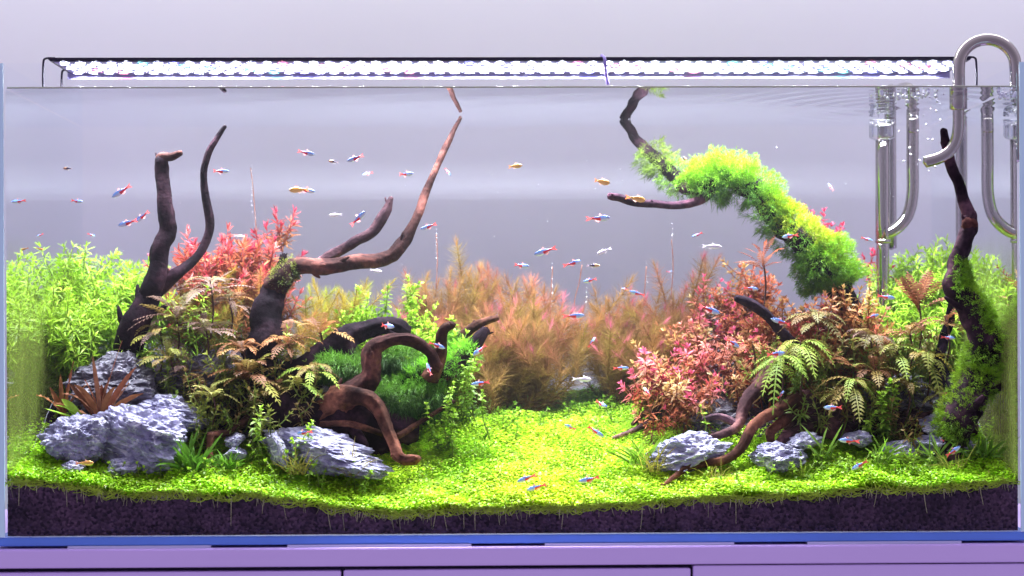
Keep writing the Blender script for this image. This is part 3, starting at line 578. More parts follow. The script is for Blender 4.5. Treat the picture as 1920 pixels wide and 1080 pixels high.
# ------------------------------------------------------------------ stem plants
def stem_plant(name, label, cat, tip, base, leafL, leafW, whorl, gap, colf, group, t0=.25, droop=.35, elev=.5, bend=.012, mat='leaf', stemcol=(.2, .25, .06), stemr=.0008, shoots=0, shootL=.045, mess=.25):
    tip = np.asarray(tip, float); base = np.asarray(base, float); ln = np.linalg.norm(tip - base)
    mid = (tip + base) / 2 + np.array((random.uniform(-1, 1), random.uniform(-1, 1) * .5, 0)) * bend + np.array(((base[0] - tip[0]) * -.12, 0, 0))
    n = max(6, int(ln / .012)); c0 = spline([base, mid, tip], n)
    root = empty(name, label, cat, base, group); sa, fa = Acc(), Acc()
    runs = [(c0, t0)]
    for k in range(shoots):
        t = random.uniform(.45, .92); i = int(t * (n - 1)); th = random.uniform(0, 6.283); L_ = shootL * random.uniform(.5, 1.2)
        d = np.array((math.cos(th) * .75, math.sin(th) * .35, random.uniform(.35, .9))); d /= np.linalg.norm(d)
        p1 = c0[i] + d * L_; p1[0] = np.clip(p1[0], XL + .006, XR - .006); p1[1] = np.clip(p1[1], .01, DEP - .008)
        runs.append((spline([c0[i], c0[i] + d * L_ * .5 + np.array((0, 0, -.004)), p1], 6), .12))
    for c, tt in runs:
        n = len(c); ln = np.linalg.norm(c[-1] - c[0])
        tube(sa, c - base, np.linspace(stemr * 1.25, stemr * .6, n), 4, stemcol)
        k = max(3, int(ln * (1 - tt) / gap)); t = np.linspace(tt, 1, k) + rng.normal(0, .2 / k, k); t = np.clip(t, tt * .9, 1)
        ti = np.repeat(t, whorl); N = len(ti)
        f = ti * (n - 1); i = np.clip(f.astype(int), 0, n - 2); u = (f - i)[:, None]; pos = c[i] * (1 - u) + c[i + 1] * u - base
        tan, A, B = frames(c); th = np.repeat(rng.uniform(0, 6.28, k), whorl) + np.tile(np.arange(whorl) * 2 * np.pi / whorl, k) + rng.normal(0, mess, N)
        rad = A[i] * np.cos(th)[:, None] + B[i] * np.sin(th)[:, None]
        near = np.clip(1 - (1 - ti) * ln / .016, 0, 1)          # leaves close up around the growing tip
        e = elev + .8 * near ** 1.5 + rng.normal(0, mess, N)
        d = rad * np.cos(e)[:, None] + tan[i] * np.sin(e)[:, None]
        sc = (1 - .35 * near) * rng.uniform(.75, 1.15, N)
        col = colf(np.clip(1 - (1 - ti) * ln / max(.10, ln) if c is not c0 else ti, 0, 1), N)
        if mat == 'fine': needles(fa, pos, d, leafL * sc, leafW, col)
        else: leaves(fa, pos, d, tan[i] + rng.normal(0, .2, (N, 3)), leafL * sc, leafW * sc ** .5, droop * rng.uniform(.2, 1.5, N) * (1 - .7 * near), col, np.clip(col * 1.1, 0, 1))
    sa.obj('stem', M[mat], root); fa.obj('foliage', M[mat], root, kind='stuff')
    return root
def mixc(*stops):
    xs = np.array([s[0] for s in stops]); cs = np.array([s[1] for s in stops])
    def f(t, N):
        c = np.stack([np.interp(t, xs, cs[:, q]) for q in range(3)], -1); return np.clip(c * rng.uniform(.75, 1.25, (N, 1)), 0, 1)
    return f
GREEN = lambda: mixc((0, (.05, .10, .02)), (.45, np.array((.20, .36, .03)) * random.uniform(.8, 1.2)), (1, np.array((.40, .62, .05)) * random.uniform(.85, 1.15)))
PINK = lambda: mixc((0, (.06, .05, .02)), (.35, np.array((.26, .19, .05)) * random.uniform(.7, 1.2)), (.72, np.array(random.choice(((.46, .20, .08), (.50, .14, .08), (.42, .28, .08)))) * random.uniform(.8, 1.2)), (1, np.array(random.choice(((.70, .12, .24), (.70, .12, .24), (.72, .28, .22), (.62, .10, .16), (.66, .42, .16), (.68, .26, .14), (.60, .44, .20))))))
CRIM = lambda: mixc((0, (.05, .04, .02)), (.45, np.array((.26, .13, .04)) * random.uniform(.7, 1.2)), (.8, np.array(random.choice(((.42, .10, .06), (.46, .16, .07)))) * random.uniform(.8, 1.2)), (1, np.array(random.choice(((.52, .05, .10), (.55, .12, .12), (.44, .04, .07), (.52, .16, .08))))))
ORNG = lambda: mixc((0, (.08, .06, .02)), (.5, np.array((.34, .19, .05)) * random.uniform(.7, 1.2)), (1, np.array(random.choice(((.58, .26, .10), (.52, .32, .10), (.55, .16, .09))))))
FEAT = lambda: mixc((0, (.10, .06, .025)), (.5, np.array((.28, .17, .05)) * random.uniform(.7, 1.2)), (.9, np.array(random.choice(((.40, .22, .07), (.44, .18, .11), (.36, .26, .06), (.34, .20, .08))))), (1, np.array(random.choice(((.70, .20, .30), (.48, .24, .09), (.46, .28, .10), (.56, .22, .16))))))

def ring(poly, n, ymin=None):
    """n random photo points inside a polygon of photo pixels"""
    poly = np.array(poly, float); lo, hi = poly.min(0), poly.max(0); out = []
    while len(out) < n:
        q = rng.uniform(lo, hi); ins = False; j = len(poly) - 1
        for i in range(len(poly)):
            if (poly[i][1] > q[1]) != (poly[j][1] > q[1]) and q[0] < (poly[j][0] - poly[i][0]) * (q[1] - poly[i][1]) / (poly[j][1] - poly[i][1]) + poly[i][0]: ins = not ins
            j = i
        if ins: out.append(q)
    return out
def grove(name, label, cat, group, pts, Yf, kw, colf, lean=.02, bx=None):
    short = name == 'small_green_plant'
    xs = sorted(q[0] for q in pts); ys = sorted(q[1] for q in pts); n_ = len(pts)
    for q in pts:
        lab = label
        if n_ > 12: lab += ', ' + ('left' if q[0] < xs[n_ // 3] else 'middle' if q[0] < xs[2 * n_ // 3] else 'right') + (' top' if q[1] < ys[n_ // 2] else ' lower')
        Y = min(DEP - .012, Yf(q)); tip = P(q[0], q[1], Y)
        tip[0] = np.clip(tip[0], XL + .012, XR - .012)
        b = tip.copy(); b[0] += random.uniform(-lean, lean) if bx is None else bx(tip); b[1] = np.clip(Y + random.uniform(-.01, .01), .02, DEP - .015); b[0] = np.clip(b[0], XL + .01, XR - .01); b[2] = float(G(b[0], b[1])) - .004
        if tip[2] - b[2] < .03: b[2] = tip[2] - .03
        if short and tip[2] - b[2] > .06: b[2] = tip[2] - .06; b[1] += .01
        stem_plant(name, lab, cat, tip, b, colf=colf(), group=group, **kw)
gk = dict(leafL=.0185, leafW=.0027, whorl=5, gap=.0058, t0=.2, droop=.35, elev=.2, shoots=4, shootL=.055, bend=.03, stemcol=(.30, .38, .06))
grove('green_stem_plant', 'bright green narrow-leaved stem plant in the thicket along the left glass', 'aquatic plant', 'left green thicket',
      ring([(30, 500), (110, 488), (200, 470), (300, 500), (330, 560), (290, 640), (130, 660), (60, 640)], 70), lambda q: .36 - .20 * (q[1] - 470) / 200 + random.uniform(-.02, .02), gk, GREEN)
grove('green_stem_plant', 'bright green narrow-leaved stem plant in the thicket at the right glass', 'aquatic plant', 'right green thicket',
      ring([(1625, 560), (1660, 490), (1720, 470), (1800, 480), (1895, 470), (1895, 640), (1640, 640)], 66), lambda q: .37 - .12 * (q[1] - 470) / 170 + random.uniform(-.02, .01), gk, GREEN)
gm = dict(leafL=.012, leafW=.0046, whorl=4, gap=.0050, t0=.12, stemcol=(.25, .36, .06), droop=.3, elev=.25)
grove('bushy_green_plant', 'small-leaved light green stem plant behind the arching driftwood', 'aquatic plant', 'green bush left of the valley',
      ring([(640, 590), (690, 565), (760, 575), (860, 600), (850, 650), (720, 640), (650, 630)], 40) + [(765, 522), (762, 540), (672, 540), (720, 552), (690, 556)], lambda q: .27 - .08 * (q[1] - 520) / 130 + random.uniform(-.02, .02), dict(gm, shoots=4, shootL=.035, leafL=.013), GREEN)
fk = dict(leafL=.026, leafW=.00055, whorl=13, gap=.0032, t0=.12, elev=.7, bend=.03, mess=.3, shoots=1, shootL=.07, mat='fine', stemcol=(.25, .14, .04), stemr=.0007)
fo = [(742, 575), (770, 550), (795, 538), (820, 535), (845, 512), (862, 520), (880, 515), (900, 502), (915, 505), (930, 520), (950, 524), (968, 535), (985, 530), (1003, 528), (1020, 545), (1040, 548), (1056, 562)]
grove('feathery_plant', 'feathery orange-brown stem plant in the thicket left of the valley gap', 'aquatic plant', 'feathery thicket left of the gap',
      fo + [(1050, 590), (1062, 605), (1075, 600), (1085, 590), (1046, 625), (1068, 630), (1090, 625), (1030, 600), (1080, 650), (1100, 610)] + ring([(750, 580), (850, 530), (960, 540), (1055, 575), (1030, 660), (900, 690), (780, 650)], 78), lambda q: .375 - .10 * max(0, q[1] - 530) / 150 + random.uniform(-.025, .0), fk, FEAT,
      bx=lambda t: (P(925, 740, .34)[0] - t[0]) * random.uniform(.35, .65))
fo2 = [(1092, 585), (1110, 575), (1135, 570), (1160, 578), (1185, 566), (1210, 562), (1235, 558), (1262, 560), (1285, 545), (1300, 520), (1322, 492), (1345, 488)]
grove('feathery_plant', 'feathery orange-brown stem plant in the thicket right of the valley gap', 'aquatic plant', 'feathery thicket right of the gap',
      fo2 + ring([(1100, 590), (1200, 575), (1290, 570), (1290, 660), (1180, 700), (1110, 660)], 62), lambda q: .375 - .10 * max(0, q[1] - 560) / 150 + random.uniform(-.025, .0), fk, FEAT,
      bx=lambda t: (P(1200, 740, .34)[0] - t[0]) * random.uniform(.3, .6))
pk = dict(leafL=.0140, leafW=.0034, whorl=5, gap=.0055, t0=.25, droop=.25, elev=.2, shoots=4, shootL=.04, bend=.02, stemcol=(.35, .10, .06))
grove('red_stem_plant', 'pink and red narrow-leaved stem plant in the bush right of the valley', 'aquatic plant', 'red bush right of the valley',
      [(1320, 520), (1312, 545), (1350, 545), (1365, 530)] + ring([(1195, 690), (1250, 640), (1300, 560), (1340, 540), (1420, 560), (1440, 640), (1430, 700), (1330, 740), (1210, 745)], 50), lambda q: .33 - .17 * (q[1] - 520) / 230 + random.uniform(-.02, .02), pk, PINK)
grove('orange_stem_plant', 'rusty orange narrow-leaved stem plant below the mossy branch', 'aquatic plant', 'orange bush below the mossy branch',
      ring([(1370, 480), (1440, 500), (1480, 570), (1600, 590), (1640, 560), (1650, 650), (1560, 690), (1440, 660), (1380, 560)], 58), lambda q: .34 - .13 * (q[1] - 480) / 200 + random.uniform(-.02, .02), pk, ORNG)
grove('red_stem_plant', 'pink-red stem plant under the lower end of the mossy branch', 'aquatic plant', 'red bush under the moss end',
      ring([(1400, 570), (1450, 560), (1480, 600), (1560, 600), (1650, 585), (1650, 680), (1560, 700), (1440, 690)], 34), lambda q: .235 - .07 * (q[1] - 560) / 140 + random.uniform(-.015, .015), dict(pk, t0=.5), lambda: random.choice((PINK, ORNG, CRIM))())
grove('orange_stem_plant', 'orange-brown stem plant directly in front of the mossy branch foot', 'aquatic plant', 'orange stems at the mossy branch foot',
      [(1528, 566), (1548, 556), (1566, 560), (1580, 552), (1596, 548), (1612, 545), (1630, 556), (1642, 570), (1590, 575), (1560, 582), (1610, 585), (1625, 592)], lambda q: .185 + random.uniform(-.01, .01), dict(pk, t0=.5), ORNG)
grove('red_stem_plant', 'red stem tip poking up behind the mossy branch', 'aquatic plant', 'red tips behind the mossy branch', [(1545, 398), (1568, 455), (1620, 484), (1550, 430)], lambda q: .33, pk, lambda: mixc((0, (.2, .05, .03)), (1, (.55, .05, .12))))
rk = dict(leafL=.019, leafW=.0032, whorl=5, gap=.0056, t0=.3, droop=.15, elev=.4, shoots=3, shootL=.05, bend=.02, stemcol=(.4, .08, .08))
grove('red_stem_plant', 'crimson and coral stem plant in the bush behind the forked driftwood', 'aquatic plant', 'red bush at the left back',
      [(518, 400), (428, 428), (352, 436), (500, 425), (460, 452), (480, 440)] + ring([(330, 480), (400, 450), (470, 440), (530, 470), (510, 520), (420, 530), (350, 520)], 34), lambda q: .34 - .06 * (q[1] - 400) / 130 + random.uniform(-.02, .02), rk, CRIM)
grove('orange_stem_plant', 'olive-orange feathery stem plant beside the dark stump', 'aquatic plant', 'olive feathery plants around the stump',
      ring([(330, 540), (470, 520), (480, 600), (350, 640)], 26) + ring([(560, 540), (650, 545), (660, 600), (570, 620)], 22), lambda q: .30 + random.uniform(-.04, .02), dict(fk, leafL=.019), lambda: mixc((0, (.12, .10, .02)), (.5, (.34, .24, .05)), (1, np.array(random.choice(((.48, .38, .06), (.56, .28, .10), (.38, .42, .06)))))))
grove('small_green_plant', 'small bright green stem plant beside the flat slab in the left foreground', 'aquatic plant', 'green sprigs by the flat slab', [(470, 838), (483, 812), (490, 765), (548, 826), (580, 800), (535, 850), (585, 790)], lambda q: .055, dict(gm, leafL=.010), GREEN, lean=.006)
grove('small_green_plant', 'small leafy green sprig growing at the right edge of the arching driftwood', 'aquatic plant', 'green sprigs by the arching driftwood', [(885, 668), (870, 690), (850, 720), (840, 755), (905, 735), (800, 760), (820, 790), (850, 770), (875, 700)], lambda q: .12, dict(gm, leafL=.009), GREEN, lean=.02)
grove('small_green_plant', 'lone green seedling over the blue-grey pitted slab', 'aquatic plant', 'green seedlings on the right', [(1312, 758)], lambda q: .11, dict(gm, leafL=.009, gap=.009), GREEN, lean=.004)
grove('small_green_plant', 'bushy fresh green sprig in front of the dark right mound', 'aquatic plant', 'green sprigs under the right mound', [(1668, 716), (1650, 740), (1680, 728), (1660, 760), (1640, 775)], lambda q: .09, dict(gm, leafL=.011, whorl=6, gap=.004), GREEN, lean=.01)
grove('small_green_plant', 'olive leafy sprig in the shade under the mossy branch', 'aquatic plant', 'olive sprigs under the mossy branch', [(1555, 615), (1575, 660), (1570, 690), (1545, 640), (1600, 650)], lambda q: .15, dict(gm, leafL=.014), lambda: mixc((0, (.08, .08, .02)), (1, (.42, .42, .10))), lean=.01)
grove('small_green_plant', 'fresh green sprig in the low thicket at the right front', 'aquatic plant', 'green sprigs at the right front', [(1520, 840), (1545, 838), (1500, 850), (1560, 850), (1830, 850), (1865, 845), (1810, 862), (1600, 860), (1480, 880)], lambda q: .06, dict(gm, leafL=.008), GREEN, lean=.01)
grove('small_green_plant', 'yellow-green sprig at the foot of the brown plants, far left', 'aquatic plant', 'green sprigs at the far left', [(80, 790), (72, 830), (90, 850)], lambda q: .07, dict(gm, leafL=.009), GREEN, lean=.005)

OLIVE = lambda: mixc((0, (.05, .06, .02)), (1, np.array(random.choice(((.26, .28, .05), (.20, .30, .04), (.30, .20, .06), (.34, .38, .07))))))
grove('small_green_plant', 'fine olive stem plant filling the shade of the left mound', 'aquatic plant', 'olive undergrowth of the left mound',
      ring([(270, 640), (400, 600), (620, 620), (620, 730), (540, 790), (380, 780), (300, 720)], 56), lambda q: .19 - .10 * (q[1] - 600) / 180 + random.uniform(-.02, .02), dict(gm, leafL=.012, leafW=.003, shoots=2, shootL=.03), OLIVE, lean=.01)
grove('small_green_plant', 'fine olive stem plant filling the shade of the right mound', 'aquatic plant', 'olive undergrowth of the right mound',
      ring([(1430, 640), (1600, 610), (1790, 620), (1790, 790), (1650, 800), (1540, 760), (1450, 720)], 64), lambda q: .19 - .10 * (q[1] - 600) / 200 + random.uniform(-.02, .02), dict(gm, leafL=.012, leafW=.003, shoots=2, shootL=.03), OLIVE, lean=.01)
grove('small_green_plant', 'small green stem creeping up the back edge of the valley carpet', 'aquatic plant', 'green stems behind the valley carpet',
      ring([(840, 760), (940, 730), (1080, 750), (1180, 740), (1200, 790), (1000, 790), (860, 800)], 44), lambda q: .33 - .16 * (q[1] - 730) / 70 + random.uniform(-.02, .02), dict(gm, leafL=.009, leafW=.0036), lambda: mixc((0, (.05, .10, .02)), (1, np.array((.22, .42, .04)) * random.uniform(.7, 1.2))), lean=.008)
grove('small_green_plant', 'light green sprig overgrowing the foot of the front rocks', 'aquatic plant', 'sprigs at the foot of the rocks',
      ring([(90, 868), (180, 880), (300, 885), (480, 870), (740, 892), (740, 872), (480, 850)], 26) + ring([(1230, 885), (1330, 890), (1500, 880), (1640, 860), (1800, 858), (1800, 845), (1600, 845), (1480, 870)], 26), lambda q: .035 + random.uniform(-.005, .005), dict(gm, leafL=.0075, leafW=.0036), GREEN, lean=.006)

# ------------------------------------------------------------------ lobed-leaf plants
def lobed_leaf(parent, base, d, L, arch, col, width=.17, lobes=12, off=(0, 0, 0)):
    n = lobes * 2 + 1; d = nrm(np.asarray(d, float)); t = np.linspace(0, 1, n)
    c = np.asarray(base) + d * L * t[:, None] + np.array((0, 0, -1.0)) * (arch * L * t ** 2.2)[:, None]
    tan = nrm(np.gradient(c, axis=0)); up = np.array((0, 0, 1.0)); side = nrm(np.cross(tan, up) + 1e-6 + rng.normal(0, .12, 3)); nor = nrm(np.cross(side, tan))
    a = Acc(); hw = L * .022 * (1 - .5 * t)[:, None]
    v = np.concatenate([c + side * hw, c - side * hw]); a.add(v, [np.array([(i, i + 1, n + i + 1, n + i) for i in range(n - 1)])], np.asarray(col) * 1.15)
    i = np.arange(4, n - 1, 2); N = len(i); w = width * L * (np.sin(np.clip(t[i], 0, 1) * np.pi * .92 + .12)) ** .7 * rng.uniform(.85, 1.1, N)
    for s in (-1, 1):
        dd = side[i] * s + tan[i] * .62 + nor[i] * .15 + rng.normal(0, .06, (N, 3))
        leaves(a, c[i] + side[i] * s * hw[i] * .5, dd, nor[i], w, np.minimum(L / n * 1.45, w * .42), .25, np.clip(np.asarray(col) * rng.uniform(.85, 1.15, (N, 1)), 0, 1), np.clip(np.asarray(col) * np.array((1.15, 1.05, 1.0)), 0, 1), .12)
    leaves(a, c[-2:-1], tan[-2:-1], nor[-2:-1], [L * .09], [L * .05], [.2], col)
    a.obj('leaf', M['fern'], parent)
OLV = ((.27, .26, .05), (.24, .17, .05), (.29, .31, .07)); BRN = ((.28, .12, .045), (.20, .09, .045), (.30, .17, .06)); MAU = ((.24, .16, .13), (.20, .12, .10), (.24, .20, .10)); FRS = ((.20, .31, .04), (.25, .34, .05)); RED = ((.42, .12, .06), (.35, .14, .09))
def lobed_plant(label, px, py, Y, Lpx, n, cols, stem=60, arch=.55, spread=(0, 360), group='lobed leaved plants', el=(.1, 1.0), width=.19):
    c = P(px, py, Y); b = c.copy(); b[2] -= stem * S(Y); root = empty('lobed_leaf_plant', label, 'aquatic plant', b, group)
    a = Acc(); tube(a, spline([(0, 0, 0), (.004, 0, stem * S(Y) * .5), tuple(c - b)], 8), .0012, 5, (.12, .06, .05)); a.obj('stem', M['fern'], root)
    n = int(n * 1.8)
    for i in range(n):
        th = R(spread[0] + (spread[1] - spread[0]) * (i + random.uniform(.2, .8)) / n); e = random.uniform(*el)
        d = (math.cos(th) * math.cos(e), math.sin(th) * math.cos(e) * .7 - .15, math.sin(e))
        col = np.array(random.choice(cols)) * random.uniform(.8, 1.2)
        lobed_leaf(root, (c - b) - np.array((0, 0, random.uniform(0, .25) * stem * S(Y))), d, Lpx * S(Y) * random.uniform(.45, .95), arch * random.uniform(.6, 1.4), col, width, off=c)
lobed_plant('big brown-olive lobed-leaf plant at the centre of the left mound', 462, 700, .13, 104, 15, OLV + BRN, 70, .5)
lobed_plant('small olive lobed-leaf plant on a bare stem above the dark grass tuft', 398, 738, .10, 58, 8, ((.42, .42, .12), (.48, .46, .14)), 60, .4)
lobed_plant('rusty lobed-leaf plant in front of the dark stump', 540, 640, .15, 88, 12, BRN, 70, .5)
lobed_plant('mauve-grey feathery lobed-leaf plant on a tall bare stem, left', 394, 525, .18, 96, 11, MAU, 110, .35, el=(0, .8), width=.17)
lobed_plant('dull olive lobed-leaf plant behind the mauve one', 330, 585, .19, 110, 12, MAU + OLV, 100, .35, width=.17)
lobed_plant('dull pinkish lobed-leaf plant below the mauve one', 385, 612, .16, 92, 11, MAU, 80, .4, width=.17)
lobed_plant('olive lobed-leaf plant hanging over the dark ridged rock', 318, 668, .15, 80, 10, OLV, 50, .5)
lobed_plant('curling green lobed-leaf plant next to the arching driftwood', 585, 690, .12, 80, 10, OLV + FRS, 60, .8)
lobed_plant('orange-brown lobed-leaf plant left of the arching driftwood', 600, 620, .17, 90, 9, BRN, 60, .45)
lobed_plant('brown lobed-leaf plant over the dark stone, mid left', 520, 725, .14, 70, 9, BRN + OLV, 50, .6)
lobed_plant('fresh green drooping lobed-leaf plant above the root tangle', 1462, 668, .11, 88, 10, FRS, 90, .9, el=(-.1, .6), width=.20)
lobed_plant('green lobed-leaf plant with long hanging leaves right of the root tangle', 1500, 640, .12, 100, 9, FRS + OLV, 100, .9, el=(-.1, .7), width=.20)
lobed_plant('olive lobed-leaf plant with a pair of drooping leaves', 1600, 710, .10, 92, 8, FRS + OLV, 80, .9, el=(-.2, .6), width=.20)
lobed_plant('mauve-brown lobed-leaf plant below the right steel pipe', 1632, 632, .14, 96, 11, BRN + MAU + OLV, 100, .6)
lobed_plant('tall reddish lobed-leaf plant fanning up beside the right driftwood', 1722, 560, .17, 108, 11, RED + BRN, 110, .2, el=(.5, 1.3), width=.17)
lobed_plant('yellowing lobed-leaf plant curling at the foot of the right driftwood', 1738, 668, .12, 88, 11, OLV + ((.5, .42, .06),), 80, .8)
lobed_plant('olive lobed-leaf plant in the middle of the right mound', 1680, 650, .13, 92, 10, OLV + FRS, 80, .7)
lobed_plant('dark lobed-leaf plant under the overhanging moss', 1530, 590, .16, 96, 9, ((.16, .14, .05), (.2, .12, .05)), 90, .6)
lobed_plant('brownish lobed-leaf plant low beside the right driftwood trunk', 1768, 735, .11, 66, 8, OLV + BRN, 60, .7)
lobed_plant('rust-coloured upright lobed-leaf plant tucked under the mossy branch', 1430, 480, .20, 90, 7, RED, 110, .3, el=(.4, 1.3), width=.17)

for lab, x, y, Y, L_, n__, cs, st in (
    ('rust lobed-leaf plant just left of the stump foot', 455, 650, .14, 80, 9, BRN, 60),
    ('dull brown lobed-leaf plant over the dark ridged rock', 352, 700, .14, 76, 8, BRN + MAU, 60), ('small olive lobed-leaf plant low beside the stump', 500, 740, .12, 62, 8, OLV, 40),
    ('faded olive lobed-leaf plant near the forked trunk', 300, 620, .18, 92, 8, MAU + OLV, 80),
    ('greenish lobed-leaf plant below the curling one', 560, 720, .11, 70, 8, OLV + FRS, 50), ('pinkish lobed-leaf plant under the coral bush', 430, 560, .2, 88, 8, MAU + BRN, 80),
    ('rusty lobed-leaf plant behind the root tangle', 1545, 680, .14, 84, 9, BRN, 70), ('brown lobed-leaf plant right of the drooping leaf pair', 1640, 690, .12, 78, 8, BRN + OLV, 60),
    ('olive-brown lobed-leaf plant under the reddish fan', 1705, 620, .15, 92, 9, OLV + BRN, 80), ('green lobed-leaf plant left of the right trunk, low down', 1700, 720, .11, 74, 8, FRS + OLV, 60),
    ('copper lobed-leaf plant at the left foot of the right trunk', 1775, 600, .13, 80, 8, RED + BRN, 80), ('olive lobed-leaf plant over the fallen log', 1570, 735, .11, 66, 7, OLV, 50),
    ('rosy lobed-leaf plant under the short black twig', 1410, 640, .15, 70, 7, BRN + RED, 70)):
    lobed_plant(lab, x, y, Y, L_, n__, cs, st, random.uniform(.4, .8))

# ------------------------------------------------------------------ strap-leaf plants and grass
def strap_leaf(acc, base, d, L, W, arch, col, wav=.0, tip=.1, n=9):
    d = nrm(np.asarray(d, float)); t = np.linspace(0, 1, n); c = np.asarray(base) + d * L * t[:, None] + np.array((0, 0, -1.0)) * (arch * L * t ** 2)[:, None]
    tan = nrm(np.gradient(c, axis=0)); side = nrm(np.cross(tan, np.array((.1, -1.0, .3)) if random.random() < .6 else np.array((0, 0, 1.0)))); nor = np.cross(side, tan)
    w = W * .5 * np.clip(np.sin(np.pi * (t * .9 + .10)) ** .7, .06, 1)[:, None]; wob = (np.sin(t * 26 + random.uniform(0, 6)) * wav * W)[:, None]
    v = np.stack([c + side * w + nor * (w * .35 + wob), c, c - side * w + nor * (w * .35 - wob)], 1).reshape(-1, 3)
    f = [(i * 3 + k, i * 3 + k + 1, i * 3 + k + 4, i * 3 + k + 3) for i in range(n - 1) for k in (0, 1)]
    cc = np.clip(np.asarray(col)[None] * np.repeat(.8 + .4 * t, 3)[:, None], 0, 1); acc.add(v, [np.array(f)], cc)
def rosette(name, label, px, py, Y, spec, cols, W, wav, group=None, jitter=.25):
    c = P(px, py, Y); root = empty(name, label, 'aquatic plant', c, group)
    for dx, dy, L in spec:
        v = np.array((dx, -dy, 0.0)); v = np.array((dx, random.uniform(-jitter, jitter) * 60, -dy), float); a = Acc()
        strap_leaf(a, (random.uniform(-.004, .004), 0, 0), v, np.linalg.norm((dx, dy)) * S(Y), W * random.uniform(.8, 1.15), random.uniform(-.1, .45), np.array(random.choice(cols)) * random.uniform(.8, 1.2), wav)
        a.obj('leaf', M['fern'], root)
CR = ((.26, .085, .045), (.22, .09, .05), (.30, .12, .05))
rosette('brown_strap_plant', 'brown wavy-leaved plant standing between the left rocks', 188, 792, .09, [(-30, -95, 1), (-5, -120, 1), (20, -140, 1), (45, -170, 1), (-60, -85, 1), (55, -70, 1), (80, -90, 1), (-50, -120, 1), (10, -75, 1), (-85, -60, 1), (-15, -150, 1), (35, -110, 1), (70, -130, 1), (-70, -110, 1)], CR, .0068, .16, 'brown strap plants')
rosette('brown_strap_plant', 'brown wavy-leaved plant at the far left near the glass', 118, 785, .10, [(-30, -70, 1), (-5, -95, 1), (20, -110, 1), (-52, -80, 1), (35, -80, 1), (10, -60, 1), (48, -100, 1)], CR, .0068, .16, 'brown strap plants')
rosette('green_strap_plant', 'light green broad leaves arching over the far left rocks', 160, 790, .085, [(-55, -50, 1), (-80, -18, 1), (-40, -58, 1)], ((.34, .55, .06),), .0095, .05)
rosette('green_strap_plant', 'single pale green curled leaf rising beside the veined rock', 198, 786, .075, [(18, -30, 1), (52, -32, 1)], ((.38, .55, .08),), .006, .05)
def tuft(label, px, py, Y, n, hpx, spread, col, W=.0025, group='grass tufts'):
    c = P(px, py, Y); root = empty('grass_tuft', label, 'aquatic grass', c, group)
    for i in range(n):
        th = random.uniform(0, 6.283); e = random.uniform(.55, 1.35); d = (math.cos(th) * math.cos(e) * spread, math.sin(th) * math.cos(e) * spread * .6, math.sin(e)); a = Acc()
        strap_leaf(a, np.array((random.uniform(-1, 1), random.uniform(-.5, .5), 0)) * spread * hpx * .18 * S(Y), d, hpx * S(Y) * random.uniform(.55, 1.1), W * random.uniform(.7, 1.2), random.uniform(.05, .6), np.array(col) * random.uniform(.6, 1.4), 0, n=7)
        a.obj('blade', M['fern'], root)
tuft('thick dark green grass tuft in front of the large veined rock', 358, 885, .045, 60, 92, 1.1, (.13, .30, .03), .0034)
tuft('low dark grass right of the short reddish root', 425, 880, .05, 34, 50, 1.3, (.15, .33, .03), .0028)
tuft('sparse olive hair grass in front of the flat slab, left', 556, 890, .03, 26, 80, 1.1, (.32, .30, .05), .0011)
tuft('sparse straw-coloured hair grass in front of the flat slab, right', 665, 892, .035, 24, 80, 1.1, (.42, .34, .10), .0011)
tuft('pale green grass tuft left of the pitted slab', 1195, 872, .075, 44, 82, 1.2, (.28, .48, .05), .0022)
tuft('yellow hair grass beside the pitted slab', 1222, 885, .05, 26, 84, 1.1, (.50, .44, .08), .0011)
tuft('tall green grass tuft below the fallen log', 1650, 868, .055, 26, 82, 1.0, (.26, .46, .05), .0026)
tuft('two long arching grass blades beside the veined stone', 1545, 860, .06, 8, 92, .9, (.22, .38, .06), .0026)
tuft('green grass tuft in front of the pale stone at the right', 1757, 872, .055, 26, 90, 1.0, (.24, .42, .06), .0026)
tuft('dense dark green grass tuft in the right corner', 1842, 868, .06, 52, 84, 1.2, (.15, .30, .04), .0030)
tuft('thin yellow hair grass around the front root', 1345, 900, .045, 26, 62, 1.3, (.48, .44, .08), .0010)
tuft('olive grass between the two right tufts', 1705, 868, .05, 26, 52, 1.4, (.30, .42, .05), .0020)
tuft('fine pale grass in the carpet at the far right', 1790, 880, .035, 22, 60, 1.5, (.42, .44, .08), .0011)
tuft('low hair grass under the white veined stone', 1500, 895, .045, 24, 46, 1.4, (.36, .46, .06), .0012)

# ------------------------------------------------------------------ lamp
ZL = P(960, 113, .15)[2]; LY0, LY1 = .15, .257; LX0, LX1 = P(90, 113, .15)[0], P(1822, 113, .15)[0]
lamp = empty('led_lamp', 'slim black bar lamp with rows of lit white diodes above the water', 'lamp', (0, .2, ZL))
def inl(o): o.location = (0, -.2, -ZL); return o
inl(box('housing', M['black'], lamp, LX0, LX1, LY0, LY1, ZL, ZL + .0042, .0015))
inl(box('diode_board', M['board'], lamp, LX0 + .006, LX1 - .006, LY0 + .006, LY1 - .004, ZL - .0012, ZL - .0002))
a = Acc(); nu, nv = 8, 1; vv = [(0, 0, -.0006)]
for j in range(1, nv + 1):
    ph = j / nv * math.pi / 2
    for i in range(nu): vv.append((.0064 * math.sin(ph) * math.cos(i * 2 * math.pi / nu), .0064 * math.sin(ph) * math.sin(i * 2 * math.pi / nu), -.0004))
ff = [(0, 1 + (i + 1) % nu, 1 + i) for i in range(nu)]; fq = [(1 + (j - 1) * nu + i, 1 + (j - 1) * nu + (i + 1) % nu, 1 + j * nu + (i + 1) % nu, 1 + j * nu + i) for j in range(1, nv) for i in range(nu)]
a.add(vv, [np.array(ff)])
cv = []
